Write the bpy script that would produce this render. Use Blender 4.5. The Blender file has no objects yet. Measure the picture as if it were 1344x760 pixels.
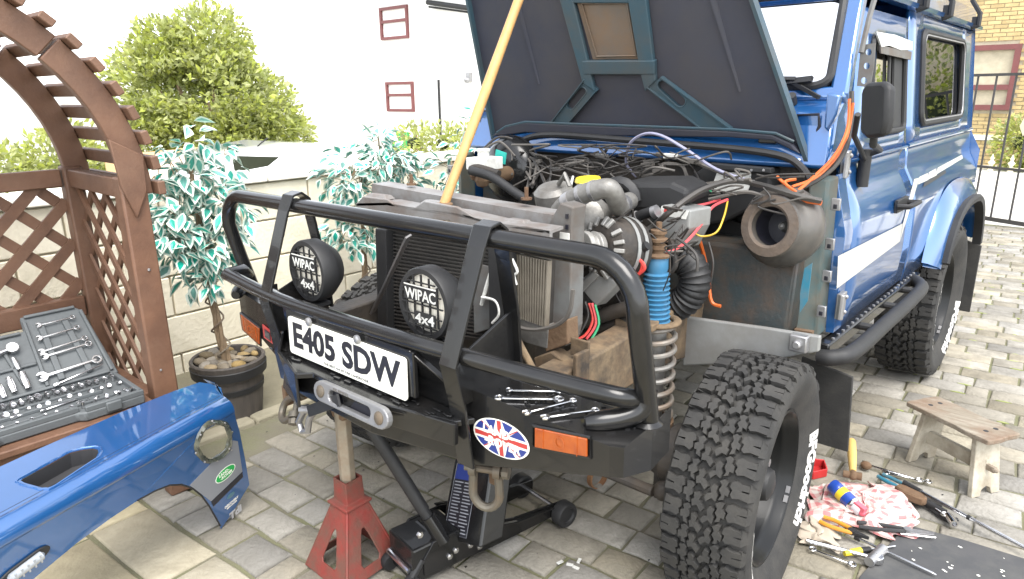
import bpy, bmesh, math, random
from mathutils import Vector as V, Matrix as MX, Euler
random.seed(7)
SC = bpy.context.scene
COL = SC.collection
R = math.radians

# ---------------------------------------------------------------- camera
CAM = V((1.4617, -1.7588, 1.4953))
YAW, PIT, ROL, FPX, PW, PH = 0.724676, -0.279842, -0.011295, 902.168, 1344.0, 760.0
_f = V((-math.sin(YAW)*math.cos(PIT), math.cos(YAW)*math.cos(PIT), math.sin(PIT)))
_r0 = V((math.cos(YAW), math.sin(YAW), 0)); _u0 = _r0.cross(_f)
_r = math.cos(ROL)*_r0 + math.sin(ROL)*_u0
_u = -math.sin(ROL)*_r0 + math.cos(ROL)*_u0
cd = bpy.data.cameras.new('camera'); cam = bpy.data.objects.new('camera', cd); COL.objects.link(cam)
cam.matrix_world = MX(((_r.x, _u.x, -_f.x, CAM.x), (_r.y, _u.y, -_f.y, CAM.y), (_r.z, _u.z, -_f.z, CAM.z), (0, 0, 0, 1)))
cd.sensor_width = 36; cd.lens = FPX/PW*36; cd.clip_start = 0.02; cd.clip_end = 800
SC.camera = cam

# ---------------------------------------------------------------- sky, sun, exposure
SUN_EL, SUN_AZ = R(62), R(120)          # azimuth measured from +Y towards +X
w = bpy.data.worlds.new('World'); SC.world = w; w.use_nodes = True
nt = w.node_tree; bg = nt.nodes['Background']
sky = nt.nodes.new('ShaderNodeTexSky'); sky.sky_type = 'NISHITA'; sky.sun_disc = False
sky.sun_elevation = SUN_EL; sky.sun_rotation = SUN_AZ; sky.dust_density = 1.2; sky.air_density = 1.0; sky.ozone_density = 1.0
hs = nt.nodes.new('ShaderNodeHueSaturation'); hs.inputs['Saturation'].default_value = 0.22
nt.links.new(sky.outputs[0], hs.inputs['Color']); nt.links.new(hs.outputs[0], bg.inputs['Color'])
bg.inputs['Strength'].default_value = 0.15
sd = bpy.data.lights.new('sun', 'SUN'); so = bpy.data.objects.new('sun', sd); COL.objects.link(so)
sd.energy = 1.2; sd.angle = R(40); sd.color = (1, .96, .9)
_sd = V((math.sin(SUN_AZ)*math.cos(SUN_EL), math.cos(SUN_AZ)*math.cos(SUN_EL), math.sin(SUN_EL)))
so.rotation_euler = _sd.to_track_quat('Z', 'Y').to_euler(); so.location = (0, 0, 12)
SC.view_settings.view_transform = 'Standard'; SC.view_settings.look = 'None'
SC.view_settings.exposure = 2.05; SC.view_settings.gamma = 1

# ---------------------------------------------------------------- measuring: where a sight line meets a plane of the place
def ray(px, py): return _f + (px-PW/2)/FPX*_r + (PH/2-py)/FPX*_u
def U(px, py, **k):
    (a, v), = k.items(); i = 'xyz'.index(a); d = ray(px, py)
    return CAM + d*((v-CAM[i])/d[i])
def UP(px, py, p0, n):
    d = ray(px, py); return CAM + d*((V(p0)-CAM).dot(n)/d.dot(n))

# ---------------------------------------------------------------- materials
def s(r, g, b):
    f = lambda c: (c/255/12.92) if c <= 10 else ((c/255+.055)/1.055)**2.4
    return (f(r), f(g), f(b))
def mat(name, c, c2=None, sc=8, rough=.5, metal=0, bump=0, bsc=60, coat=0, rnd=0, dirt=None, da=.5, dsc=3, spec=.5, trans=0, stretch=None, hue=0, r2=None):
    m = bpy.data.materials.new(name); m.use_nodes = True; n = m.node_tree.nodes; L = m.node_tree.links
    p = n['Principled BSDF']; p.inputs['Roughness'].default_value = rough; p.inputs['Metallic'].default_value = metal
    p.inputs['Coat Weight'].default_value = coat; p.inputs['Coat Roughness'].default_value = .04
    p.inputs['Specular IOR Level'].default_value = spec
    if name in ('blue_paint', 'white_car_paint'): p.inputs['Coat IOR'].default_value = 1.95
    if trans: p.inputs['Subsurface Weight'].default_value = 0
    tc = n.new('ShaderNodeTexCoord'); src = tc.outputs['Object']
    if stretch:
        mp = n.new('ShaderNodeMapping'); mp.inputs['Scale'].default_value = stretch; L.new(src, mp.inputs[0]); src = mp.outputs[0]
    if c2 is None: c2 = tuple(x*.78 for x in c)
    nz = n.new('ShaderNodeTexNoise'); nz.inputs['Scale'].default_value = sc; nz.inputs['Detail'].default_value = 7; nz.inputs['Roughness'].default_value = .62
    L.new(src, nz.inputs['Vector'])
    rp = n.new('ShaderNodeValToRGB'); rp.color_ramp.elements[0].position = .33; rp.color_ramp.elements[1].position = .67
    rp.color_ramp.elements[0].color = (*c, 1); rp.color_ramp.elements[1].color = (*c2, 1)
    L.new(nz.outputs[0], rp.inputs[0]); out = rp.outputs[0]
    if rnd:
        oi = n.new('ShaderNodeObjectInfo'); ge = n.new('ShaderNodeNewGeometry'); ad = n.new('ShaderNodeMath'); ad.operation = 'ADD'
        fr = n.new('ShaderNodeMath'); fr.operation = 'FRACT'
        L.new(oi.outputs['Random'], ad.inputs[0]); L.new(ge.outputs['Random Per Island'], ad.inputs[1]); L.new(ad.outputs[0], fr.inputs[0])
        mr = n.new('ShaderNodeMapRange'); mr.inputs['To Min'].default_value = 1-rnd; mr.inputs['To Max'].default_value = 1+rnd
        L.new(fr.outputs[0], mr.inputs['Value'])
        h = n.new('ShaderNodeHueSaturation'); L.new(out, h.inputs['Color']); L.new(mr.outputs[0], h.inputs['Value'])
        if hue:
            m2 = n.new('ShaderNodeMath'); m2.operation = 'MULTIPLY'; m2.inputs[1].default_value = 7.31; f2 = n.new('ShaderNodeMath'); f2.operation = 'FRACT'
            L.new(fr.outputs[0], m2.inputs[0]); L.new(m2.outputs[0], f2.inputs[0])
            m3 = n.new('ShaderNodeMapRange'); m3.inputs['To Min'].default_value = 1-hue; m3.inputs['To Max'].default_value = 1+hue; L.new(f2.outputs[0], m3.inputs['Value'])
            L.new(m3.outputs[0], h.inputs['Saturation'])
        out = h.outputs[0]
    if dirt:
        dz = n.new('ShaderNodeTexNoise'); dz.inputs['Scale'].default_value = dsc; dz.inputs['Detail'].default_value = 9; dz.inputs['Roughness'].default_value = .7
        L.new(tc.outputs['Object'], dz.inputs['Vector'])
        dr = n.new('ShaderNodeValToRGB'); dr.color_ramp.elements[0].position = .5-.14*da; dr.color_ramp.elements[1].position = .66
        dr.color_ramp.elements[0].color = (0, 0, 0, 1); dr.color_ramp.elements[1].color = (da, da, da, 1)
        L.new(dz.outputs[0], dr.inputs[0])
        mx = n.new('ShaderNodeMix'); mx.data_type = 'RGBA'; L.new(dr.outputs[0], mx.inputs['Factor']); L.new(out, mx.inputs['A']); mx.inputs['B'].default_value = (*dirt, 1)
        out = mx.outputs['Result']
        if r2 is not None:
            mm = n.new('ShaderNodeMapRange'); mm.inputs['To Min'].default_value = rough; mm.inputs['To Max'].default_value = r2; L.new(dr.outputs[0], mm.inputs['Value']); L.new(mm.outputs[0], p.inputs['Roughness'])
        if metal:
            mm = n.new('ShaderNodeMapRange'); mm.inputs['To Min'].default_value = metal; mm.inputs['To Max'].default_value = 0; L.new(dr.outputs[0], mm.inputs['Value']); L.new(mm.outputs[0], p.inputs['Metallic'])
    L.new(out, p.inputs['Base Color'])
    if bump:
        bz = n.new('ShaderNodeTexNoise'); bz.inputs['Scale'].default_value = bsc; bz.inputs['Detail'].default_value = 6; L.new(src, bz.inputs['Vector'])
        bp = n.new('ShaderNodeBump'); bp.inputs['Strength'].default_value = bump; bp.inputs['Distance'].default_value = .01
        L.new(bz.outputs[0], bp.inputs['Height']); L.new(bp.outputs[0], p.inputs['Normal'])
    m.diffuse_color = (*c, 1)
    return m
def glass(name, tint, ior=1.6, rough=.01):
    m = bpy.data.materials.new(name); m.use_nodes = True; n = m.node_tree.nodes; L = m.node_tree.links; n.remove(n['Principled BSDF'])
    o = n['Material Output']; t = n.new('ShaderNodeBsdfTransparent'); t.inputs[0].default_value = (*tint, 1)
    g = n.new('ShaderNodeBsdfGlossy'); g.inputs['Roughness'].default_value = rough; f = n.new('ShaderNodeFresnel'); f.inputs[0].default_value = ior
    mx = n.new('ShaderNodeMixShader'); L.new(f.outputs[0], mx.inputs[0]); L.new(t.outputs[0], mx.inputs[1]); L.new(g.outputs[0], mx.inputs[2]); L.new(mx.outputs[0], o.inputs[0])
    return m
def leafmat(name, c, c2, rnd):
    m = mat(name, c, c2, sc=8, rough=.5, rnd=rnd, hue=.25); n = m.node_tree.nodes; L = m.node_tree.links; p = n['Principled BSDF']
    t = n.new('ShaderNodeBsdfTranslucent'); L.new(p.inputs['Base Color'].links[0].from_socket, t.inputs[0]); a = n.new('ShaderNodeMixShader'); a.inputs[0].default_value = .5
    L.new(p.outputs[0], a.inputs[1]); L.new(t.outputs[0], a.inputs[2]); L.new(a.outputs[0], n['Material Output'].inputs[0]); return m
M = {}
M['paver'] = mat('paver_stone', (.215, .197, .162), (.30, .278, .232), sc=9, rough=.92, bump=.5, bsc=70, rnd=.24, hue=.45, dirt=(.085, .078, .062), da=.6, dsc=7)
M['flag'] = mat('flagstone', (.32, .285, .205), (.42, .38, .28), sc=6, rough=.9, bump=.4, bsc=60, rnd=.08, hue=.3, dirt=(.19, .165, .115), da=.7, dsc=4)
M['joint'] = mat('joint_sand', (.13, .117, .09), (.155, .145, .10), sc=5, rough=1, bump=.5, bsc=90, dirt=(.13, .15, .045), da=.6, dsc=1.2)
M['moss'] = mat('moss', (.20, .24, .07), (.28, .30, .12), rough=1)
M['concrete'] = mat('concrete', (.20, .18, .125), (.145, .13, .09), sc=5, rough=.95, bump=.4, bsc=40, dirt=(.15, .14, .09), da=.6, dsc=3)
M['kerbst'] = mat('kerb_stone', (.30, .27, .20), (.23, .21, .15), sc=8, rough=.9, bump=.3)
M['block'] = mat('painted_block', (.80, .74, .60), (.74, .68, .54), sc=5, rough=.9, bump=.35, bsc=50, rnd=.05, dirt=(.58, .53, .40), da=.35, dsc=2.5)
M['mortar'] = mat('mortar', (.52, .47, .36), rough=1)
M['coping'] = mat('coping_stone', (.82, .79, .72), (.76, .73, .65), rough=.9, bump=.2, rnd=.04)
M['ground'] = mat('far_ground', (.34, .33, .29), (.40, .39, .34), sc=.6, rough=1)
M['road'] = mat('road', (.42, .41, .38), (.48, .47, .44), sc=2, rough=.95)
M['render'] = mat('white_render', (.84, .83, .80), (.81, .80, .77), sc=1.5, rough=.95, bump=.1, bsc=120)
M['maroon'] = mat('maroon_frame', (.17, .05, .048), (.14, .042, .04), rough=.5)
M['pane'] = glass('window_pane', (.86, .86, .86), 1.6)
M['curtain'] = mat('net_curtain', (.84, .84, .82), (.66, .66, .65), sc=3, rough=1, stretch=(6, 6, .6))
M['slate'] = mat('roof_slate', (.16, .16, .17), rough=.8)
M['brick'] = mat('yellow_brick', (.52, .40, .20), (.42, .31, .15), sc=6, rough=.95, rnd=.16, bump=.2)
M['bmortar'] = mat('brick_mortar', (.52, .46, .34), rough=1)
M['iron'] = mat('black_iron', (.03, .03, .033), (.05, .045, .04), rough=.55)
M['cream'] = mat('cream_paint', (.72, .66, .48), (.62, .56, .40), rough=.7)
M['wood'] = mat('brown_stain', (.145, .072, .041), (.098, .048, .028), sc=3, rough=.6, bump=.12, bsc=45, rnd=.12, stretch=(3, 3, 3), dirt=(.19, .11, .07), da=.4, dsc=5)
M['fence'] = mat('orange_fence', (.66, .45, .24), (.58, .37, .18), sc=3, rough=.8, rnd=.12)
M['oldwood'] = mat('weathered_wood', (.29, .26, .21), (.17, .14, .10), sc=7, rough=.85, bump=.5, bsc=35, stretch=(1, 6, 4), dirt=(.15, .085, .05), da=.75, dsc=6)
M['oldwhite'] = mat('weathered_white', (.46, .42, .34), (.36, .32, .25), sc=9, rough=.85, bump=.3, dirt=(.15, .12, .08), da=.5, dsc=9)
M['pole'] = mat('pale_handle_wood', (.52, .32, .12), (.42, .23, .08), sc=5, rough=.5, stretch=(8, 8, .8), bump=.1, dirt=(.30, .15, .06), da=.5, dsc=5)
M['blue'] = mat('blue_paint', (.013, .100, .30), (.011, .088, .27), sc=2, rough=.30, metal=.45, coat=1, dirt=(.02, .10, .30), da=.25, dsc=4)
M['bluein'] = mat('blue_overspray', (.02, .10, .19), (.025, .07, .11), sc=9, rough=.5, dirt=(.06, .055, .05), da=.8, dsc=6)
M['under'] = mat('bonnet_underside', (.022, .025, .040), (.031, .034, .050), sc=4, rough=.62, dirt=(.05, .044, .042), da=.6, dsc=2.2)
M['under2'] = mat('bonnet_frame', (.026, .060, .082), (.036, .066, .082), sc=6, rough=.5, dirt=(.06, .055, .05), da=.6, dsc=6)
M['rustpan'] = mat('rusty_panel', (.10, .085, .07), (.13, .10, .075), sc=7, rough=.7, dirt=(.16, .085, .035), da=.6, dsc=6)
M['black'] = mat('black_paint', (.0075, .0077, .008), (.009, .009, .0095), sc=5, rough=.24, coat=.25, spec=.35, dirt=(.022, .02, .018), da=.35, dsc=9)
M['blackmatt'] = mat('black_plastic', (.011, .011, .012), (.017, .017, .0175), sc=12, rough=.6, bump=.05)
M['rubber'] = mat('rubber', (.027, .0265, .026), (.040, .039, .037), sc=14, rough=.8, bump=.15, bsc=120, spec=.3, dirt=(.055, .05, .043), da=.35, dsc=7)
M['letter'] = mat('tyre_letters', (.62, .61, .58), (.45, .44, .42), sc=30, rough=.8)
M['rimblk'] = mat('rim_black', (.005, .0055, .006), rough=.42, coat=.08, spec=.25)
M['chrome'] = mat('chrome_steel', (.72, .72, .73), (.62, .62, .63), sc=20, rough=.22, metal=1)
M['steel'] = mat('dull_steel', (.40, .40, .41), (.33, .33, .34), sc=15, rough=.42, metal=.9, dirt=(.16, .14, .12), da=.45, dsc=18)
M['alu'] = mat('dirty_aluminium', (.27, .265, .25), (.18, .175, .165), sc=10, rough=.5, metal=.5, bump=.2, dirt=(.06, .052, .042), da=.75, dsc=8)
M['galv'] = mat('grey_sheet', (.165, .168, .165), (.115, .117, .114), sc=6, rough=.55, metal=.35, dirt=(.095, .06, .038), da=.65, dsc=6)
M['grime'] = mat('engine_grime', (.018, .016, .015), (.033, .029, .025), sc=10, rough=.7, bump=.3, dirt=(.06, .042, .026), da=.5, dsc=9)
M['rust'] = mat('rusty_steel', (.13, .075, .04), (.075, .038, .02), sc=9, rough=.9, bump=.4, bsc=40, dirt=(.19, .135, .08), da=.6, dsc=5)
M['railm'] = mat('chassis_rust', (.215, .155, .09), (.13, .08, .042), sc=9, rough=.9, bump=.4, bsc=30, dirt=(.018, .016, .015), da=.9, dsc=7)
M['foot'] = mat('footwell_panel', (.016, .030, .034), (.030, .034, .033), sc=6, rough=.5, bump=.15, dirt=(.085, .045, .022), da=.65, dsc=7)
M['teal'] = mat('teal_post', (.03, .085, .095), (.07, .07, .06), sc=7, rough=.6, dirt=(.095, .078, .055), da=.85, dsc=8)
M['tealp'] = mat('teal_paint', (.015, .15, .23), (.03, .13, .18), sc=9, rough=.5, dirt=(.2, .17, .14), da=.5, dsc=9)
M['fin'] = mat('radiator_fins', (.22, .195, .155), (.16, .14, .11), sc=20, rough=.7, metal=.2)
M['findark'] = mat('condenser_fins', (.030, .028, .026), (.05, .045, .04), sc=20, rough=.55)
M['shockblue'] = mat('shock_blue', (.035, .17, .31), (.032, .14, .26), sc=8, rough=.5, dirt=(.2, .2, .18), da=.25, dsc=12)
M['spring'] = mat('spring_grey', (.20, .195, .18), (.15, .145, .135), sc=12, rough=.5, metal=.3, dirt=(.14, .085, .045), da=.7, dsc=10)
M['white'] = mat('white_plate', (.80, .79, .72), (.76, .75, .68), rough=.4)
M['ink'] = mat('black_ink', (.015, .015, .022), rough=.4)
M['label'] = mat('paper_label', (.70, .70, .66), (.55, .55, .52), sc=18, rough=.7, dirt=(.25, .24, .22), da=.5, dsc=20)
M['amber'] = mat('amber_lens', (.36, .075, .008), (.28, .05, .006), sc=30, rough=.2, coat=.5)
M['lens'] = mat('lamp_lens', (.80, .76, .66), (.58, .54, .46), sc=20, rough=.25, stretch=(20, 1, 1), coat=.5)
M['glass'] = glass('car_glass', (.45, .50, .48), 2.9)
M['screen'] = glass('windscreen_glass', (.82, .85, .85), 2.6)
M['interior'] = mat('dark_interior', (.03, .03, .033), rough=.9)
M['red'] = mat('red_paint', (.22, .030, .022), (.16, .024, .018), sc=8, rough=.65, dirt=(.095, .055, .038), da=1.0, dsc=13, bump=.2)
M['greybar'] = mat('stand_column', (.30, .265, .20), (.20, .165, .12), sc=9, rough=.8, dirt=(.20, .11, .055), da=.6, dsc=12)
M['orange'] = mat('orange_cable', (.62, .13, .025), rough=.5)
M['pink'] = mat('red_wire', (.62, .08, .09), rough=.5)
M['yellow'] = mat('yellow_plastic', (.65, .50, .03), (.55, .42, .03), rough=.4)
M['green'] = mat('green_sticker', (.015, .36, .075), rough=.4)
M['wire'] = mat('wire_black', (.028, .026, .025), (.05, .045, .04), rough=.55)
M['wiregrey'] = mat('wire_grey', (.11, .10, .09), (.075, .068, .06), rough=.6)
M['wirelilac'] = mat('wire_lilac', (.26, .26, .36), rough=.5)
M['rag'] = mat('rag_beige', (.42, .36, .29), (.33, .28, .22), rough=1)
M['case'] = mat('tool_case', (.095, .105, .11), (.078, .086, .09), sc=9, rough=.6, bump=.06)
M['pot'] = mat('barrel_pot', (.055, .048, .043), (.085, .072, .062), sc=6, rough=.7, stretch=(8, 8, 1), rnd=.15)
M['pebble'] = mat('pebble', (.26, .20, .12), (.18, .14, .085), sc=9, rough=.8, rnd=.35, hue=.5)
M['bark'] = mat('twisted_bark', (.33, .24, .15), (.20, .14, .085), sc=9, rough=.9, bump=.5, stretch=(6, 6, 1))
M['leaf'] = mat('pot_leaf_green', (.095, .37, .30), (.06, .26, .21), sc=20, rough=.3, rnd=.4, hue=.3)
M['leafw'] = mat('pot_leaf_edge', (.66, .73, .66), (.55, .62, .52), rough=.45, rnd=.12)
M['bush'] = leafmat('bush_leaf', (.50, .52, .19), (.34, .39, .12), .35)
M['hedge'] = leafmat('hedge_leaf', (.32, .36, .11), (.20, .24, .06), .4)
M['mat'] = mat('black_mat', (.045, .047, .05), (.06, .06, .062), sc=9, rough=.85, dirt=(.13, .125, .11), da=.3, dsc=6)
M['carwhite'] = mat('white_car_paint', (.80, .80, .80), (.78, .78, .78), rough=.3, coat=1)
M['resin'] = mat('resin_edge', (.045, .055, .045), (.025, .03, .028), sc=25, rough=.15, coat=.8, dirt=(.20, .19, .13), da=.55, dsc=14)
M['flagred'] = mat('flag_red', (.45, .045, .04), rough=.4)
M['flagblue'] = mat('flag_blue', (.02, .04, .22), rough=.4)
M['alusat'] = mat('satin_aluminium', (.27, .27, .275), (.22, .22, .225), sc=14, rough=.45, metal=.6)
M['shk'] = mat('galvanised_shackle', (.15, .135, .11), (.09, .08, .065), sc=14, rough=.55, metal=.6, dirt=(.18, .12, .07), da=.5, dsc=14)
M['galvdark'] = mat('grimy_grey_sheet', (.17, .165, .165), (.11, .105, .105), sc=9, rough=.5, metal=.4, dirt=(.24, .20, .18), da=.5, dsc=9)
M['blowm'] = mat('blower_shell', (.105, .10, .093), (.065, .062, .057), sc=6, rough=.42, metal=.4, dirt=(.13, .10, .075), da=.5, dsc=7)
M['galvlt'] = mat('grey_outrigger', (.29, .295, .29), (.23, .235, .23), sc=5, rough=.5, metal=.35, dirt=(.16, .14, .12), da=.5, dsc=5)
M['bandgrey'] = mat('decal_grey', (.20, .21, .23), (.19, .20, .22), rough=.4)
M['labelgrey2'] = mat('decal_silver', (.45, .45, .46), rough=.4)
M['clearlens'] = mat('clear_lens', (.30, .32, .34), (.22, .24, .26), sc=40, rough=.12, coat=1)
M['blowring'] = mat('blower_ring', (.10, .08, .065), (.06, .045, .035), sc=14, rough=.8, bump=.3, dirt=(.15, .11, .08), da=.6, dsc=14)
M['stripe'] = mat('stripe_vinyl', (.50, .50, .47), (.46, .46, .43), rough=.3, coat=.4)
M['tint'] = mat('tinted_glass', (.045, .055, .035), (.03, .035, .025), sc=4, rough=.08)
M['slam'] = mat('slam_panel_grey', (.23, .225, .22), (.16, .156, .152), sc=9, rough=.5, metal=.2, dirt=(.13, .085, .06), da=.6, dsc=9)
M['alulite'] = mat('light_aluminium', (.36, .355, .34), (.27, .265, .25), sc=10, rough=.5, metal=.5, dirt=(.10, .09, .075), da=.6, dsc=9)
M['tealtag'] = mat('teal_tag', (.03, .45, .38), rough=.6)
M['yellowwire'] = mat('yellow_wire', (.60, .38, .03), rough=.5)
M['redwire'] = mat('bright_red_wire', (.55, .05, .04), rough=.5)
M['greenwire'] = mat('green_wire', (.04, .30, .14), rough=.5)
M['rustband'] = mat('rusty_band', (.30, .16, .08), (.22, .11, .05), rough=.7)
M['labelgrey'] = mat('label_print_grey', (.30, .31, .34), rough=.6)
M['orangep'] = mat('orange_grip', (.55, .24, .025), (.48, .20, .02), rough=.5)
M['polewood'] = mat('yellow_handle_wood', (.60, .42, .14), (.52, .34, .10), sc=5, rough=.5)
M['canblue'] = mat('can_blue', (.02, .06, .30), rough=.25, coat=.5)
M['galvlight'] = mat('grey_white_cap', (.50, .50, .52), rough=.5)
M['pinkp'] = mat('pink_plastic', (.65, .12, .16), rough=.4)
M['redp'] = mat('red_plastic', (.50, .03, .03), rough=.4)
def check_mat():
    m = mat('check_cloth', (.60, .56, .51), (.52, .47, .43), sc=12, rough=1, bump=.1, bsc=200); n = m.node_tree.nodes; L = m.node_tree.links; p = n['Principled BSDF']
    old = p.inputs['Base Color'].links[0].from_socket; uv = n.new('ShaderNodeUVMap'); sp = n.new('ShaderNodeSeparateXYZ'); L.new(uv.outputs[0], sp.inputs[0]); outs = []
    for ax, k in ((0, 13.0), (1, 11.0)):
        a = n.new('ShaderNodeMath'); a.operation = 'MULTIPLY'; a.inputs[1].default_value = k; f = n.new('ShaderNodeMath'); f.operation = 'FRACT'; g = n.new('ShaderNodeMath'); g.operation = 'LESS_THAN'; g.inputs[1].default_value = .46
        L.new(sp.outputs[ax], a.inputs[0]); L.new(a.outputs[0], f.inputs[0]); L.new(f.outputs[0], g.inputs[0]); outs.append(g.outputs[0])
    s1 = n.new('ShaderNodeMath'); s1.operation = 'ADD'; L.new(outs[0], s1.inputs[0]); L.new(outs[1], s1.inputs[1]); s2 = n.new('ShaderNodeMath'); s2.operation = 'MULTIPLY'; s2.inputs[1].default_value = .42; L.new(s1.outputs[0], s2.inputs[0])
    mx = n.new('ShaderNodeMix'); mx.data_type = 'RGBA'; L.new(s2.outputs[0], mx.inputs['Factor']); L.new(old, mx.inputs['A']); mx.inputs['B'].default_value = (.42, .10, .11, 1); L.new(mx.outputs['Result'], p.inputs['Base Color']); return m
M['check'] = check_mat()
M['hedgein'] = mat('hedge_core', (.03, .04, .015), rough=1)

# ---------------------------------------------------------------- text outlines (made first, while the scene is small)
TXT = {}
def make_text(t, off=0.0, ex=.004, sp=1.0):
    cu = bpy.data.curves.new('t', 'FONT'); cu.body = t; cu.size = 1; cu.offset = off; cu.extrude = ex; cu.align_x = 'CENTER'; cu.align_y = 'CENTER'; cu.space_character = sp; cu.resolution_u = 3
    ob = bpy.data.objects.new('t', cu); COL.objects.link(ob); dg = bpy.context.evaluated_depsgraph_get(); e = ob.evaluated_get(dg); me = e.to_mesh()
    vs = [v.co.copy() for v in me.vertices]; fs = [tuple(p.vertices) for p in me.polygons]; e.to_mesh_clear(); bpy.data.objects.remove(ob); bpy.data.curves.remove(cu)
    x0 = min(v.x for v in vs); x1 = max(v.x for v in vs); y0 = min(v.y for v in vs); y1 = max(v.y for v in vs)
    # normalised: width 1 and height 1, centred
    TXT[t] = ([V(((v.x-(x0+x1)/2)/(x1-x0), (v.y-(y0+y1)/2)/(y1-y0), v.z)) for v in vs], fs, (x1-x0)/(y1-y0))
for t, o in (('E405 SDW', .035), ('WIPAC', .02), ('4x4', .02), ('BFGoodrich', .05), ('LAND', .04), ('ROVER', .04), ('LAND-', .03), ('-ROVER', .03), ('Tdi', .05), ('ARB', .05), ('SUPER', .03), ('THE BEST 4x4 BY FAR LANDROVER', .0), ('SERVICES', .03), ('DISCOVERY', .03), ('All-Terrain', .05)):
    make_text(t, o)

# ---------------------------------------------------------------- mesh builder
class B:
    def __init__(self): self.b = bmesh.new(); self.mi = 0
    def f(self, vs):
        try:
            q = self.b.faces.new(vs); q.material_index = self.mi; return q
        except ValueError: return None
    def poly(self, pts): return self.f([self.b.verts.new(p) for p in pts])
    def mesh(self, vs, fs):
        v = [self.b.verts.new(p) for p in vs]
        for q in fs: self.f([v[i] for i in q])
    def hexa(self, p):      # 8 points: 0-3 bottom loop, 4-7 top loop
        self.mesh(p, ((3, 2, 1, 0), (4, 5, 6, 7), (0, 1, 5, 4), (1, 2, 6, 5), (2, 3, 7, 6), (3, 0, 4, 7)))
    def box(self, c, d, rot=None):
        c = V(c); P = []
        for z in (-.5, .5):
            for x, y in ((-.5, -.5), (.5, -.5), (.5, .5), (-.5, .5)):
                v = V((x*d[0], y*d[1], z*d[2])); P.append(c + (rot @ v if rot else v))
        self.hexa(P)
    def bar(self, a, b, w, h, up=V((0, 0, 1))):      # rectangular bar from a to b, w across, h along up
        a = V(a); b = V(b); d = (b-a).normalized(); up = V(up); x = d.cross(up).normalized()*(w/2); y = x.cross(d).normalized()*(h/2)
        self.hexa([a-x-y, a+x-y, a+x+y, a-x+y, b-x-y, b+x-y, b+x+y, b-x+y])
    def prism(self, pts, vec):
        pts = [V(p) for p in pts]; vec = V(vec); n = len(pts)
        a = [self.b.verts.new(p) for p in pts]; c = [self.b.verts.new(p+vec) for p in pts]
        self.f(a[::-1]); self.f(c)
        for i in range(n): self.f([a[i], a[(i+1) % n], c[(i+1) % n], c[i]])
    def rings(self, rs, close=False, cap=True, closed_ring=True):
        vs = [[self.b.verts.new(p) for p in r] for r in rs]; n = len(vs[0]); m = len(vs)
        for i in range(m if close else m-1):
            A = vs[i]; C = vs[(i+1) % m]
            for j in range(n if closed_ring else n-1): self.f([A[j], A[(j+1) % n], C[(j+1) % n], C[j]])
        if cap and not close and closed_ring: self.f(vs[0][::-1]); self.f(vs[-1])
    def tube(self, pts, r, n=8, close=False, cap=True, flat=1.0):
        pts = [V(p) for p in pts]; m = len(pts); T = []
        for i in range(m):
            a = pts[i-1] if (i > 0 or close) else pts[i]; c = pts[(i+1) % m] if (i < m-1 or close) else pts[i]
            T.append((c-a).normalized())
        u = T[0].orthogonal().normalized(); rs = []
        for i in range(m):
            if i: u = (u - T[i]*u.dot(T[i])).normalized()
            v = T[i].cross(u); rr = r[i] if isinstance(r, (list, tuple)) else r
            rs.append([pts[i] + rr*(math.cos(2*math.pi*k/n)*u + flat*math.sin(2*math.pi*k/n)*v) for k in range(n)])
        self.rings(rs, close, cap)
    def cyl(self, a, b, r, r2=None, n=16): self.tube([a, b], [r, r if r2 is None else r2], n)
    def lathe(self, prof, o, ax, n=24, cap=True, a0=0, a1=360):
        o = V(o); ax = V(ax).normalized(); u = ax.orthogonal().normalized(); v = ax.cross(u)
        full = abs(a1-a0-360) < 1e-6; k = n if full else n+1; vs = []
        for r, h in prof: vs.append([self.b.verts.new(o + ax*h + r*(math.cos(R(a0+(a1-a0)*j/n))*u + math.sin(R(a0+(a1-a0)*j/n))*v)) for j in range(k)])
        for i in range(len(vs)-1):
            for j in range(n): self.f([vs[i][j], vs[i][(j+1) % k], vs[i+1][(j+1) % k], vs[i+1][j]])
        if cap and full:
            if prof[0][0] > 1e-5: self.f(vs[0][::-1])
            if prof[-1][0] > 1e-5: self.f(vs[-1])
    def ball(self, c, r, n=10, sq=(1, 1, 1), rot=None):
        c = V(c); vs = []
        for i in range(n//2+1):
            th = math.pi*i/(n//2)
            for j in range(n):
                ph = 2*math.pi*j/n; v = V((math.sin(th)*math.cos(ph)*sq[0], math.sin(th)*math.sin(ph)*sq[1], math.cos(th)*sq[2]))*r
                vs.append(self.b.verts.new(c + (rot @ v if rot else v)))
        for i in range(n//2):
            for j in range(n): self.f([vs[i*n+j], vs[(i+1)*n+j], vs[(i+1)*n+(j+1) % n], vs[i*n+(j+1) % n]])
    def text(self, t, fn):       # fn maps (x in -.5..+.5, y in -.5..+.5, z) to the place
        vs, fs, a = TXT[t]; v = [self.b.verts.new(fn(p.x, p.y, p.z)) for p in vs]
        for q in fs: self.f([v[i] for i in q])
    def flip(self): bmesh.ops.reverse_faces(self.b, faces=self.b.faces[:])
    def me(self, name, mats, smooth=35, norm=True, weld=0):
        if weld: bmesh.ops.remove_doubles(self.b, verts=self.b.verts[:], dist=weld)
        if norm: bmesh.ops.recalc_face_normals(self.b, faces=self.b.faces[:])
        me = bpy.data.meshes.new(name); self.b.to_mesh(me); self.b.free()
        for m in (mats if isinstance(mats, (list, tuple)) else [mats]): me.materials.append(M[m])
        if smooth:
            me.polygons.foreach_set('use_smooth', [True]*len(me.polygons)); me.set_sharp_from_angle(angle=R(smooth))
        return me
    def ob(self, name, mats, parent=None, smooth=35, bevel=0, norm=True, weld=0, seg=2):
        o = link(name, self.me(name, mats, smooth, norm, weld), parent)
        if bevel: bev(o, bevel, seg)
        return o
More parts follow.
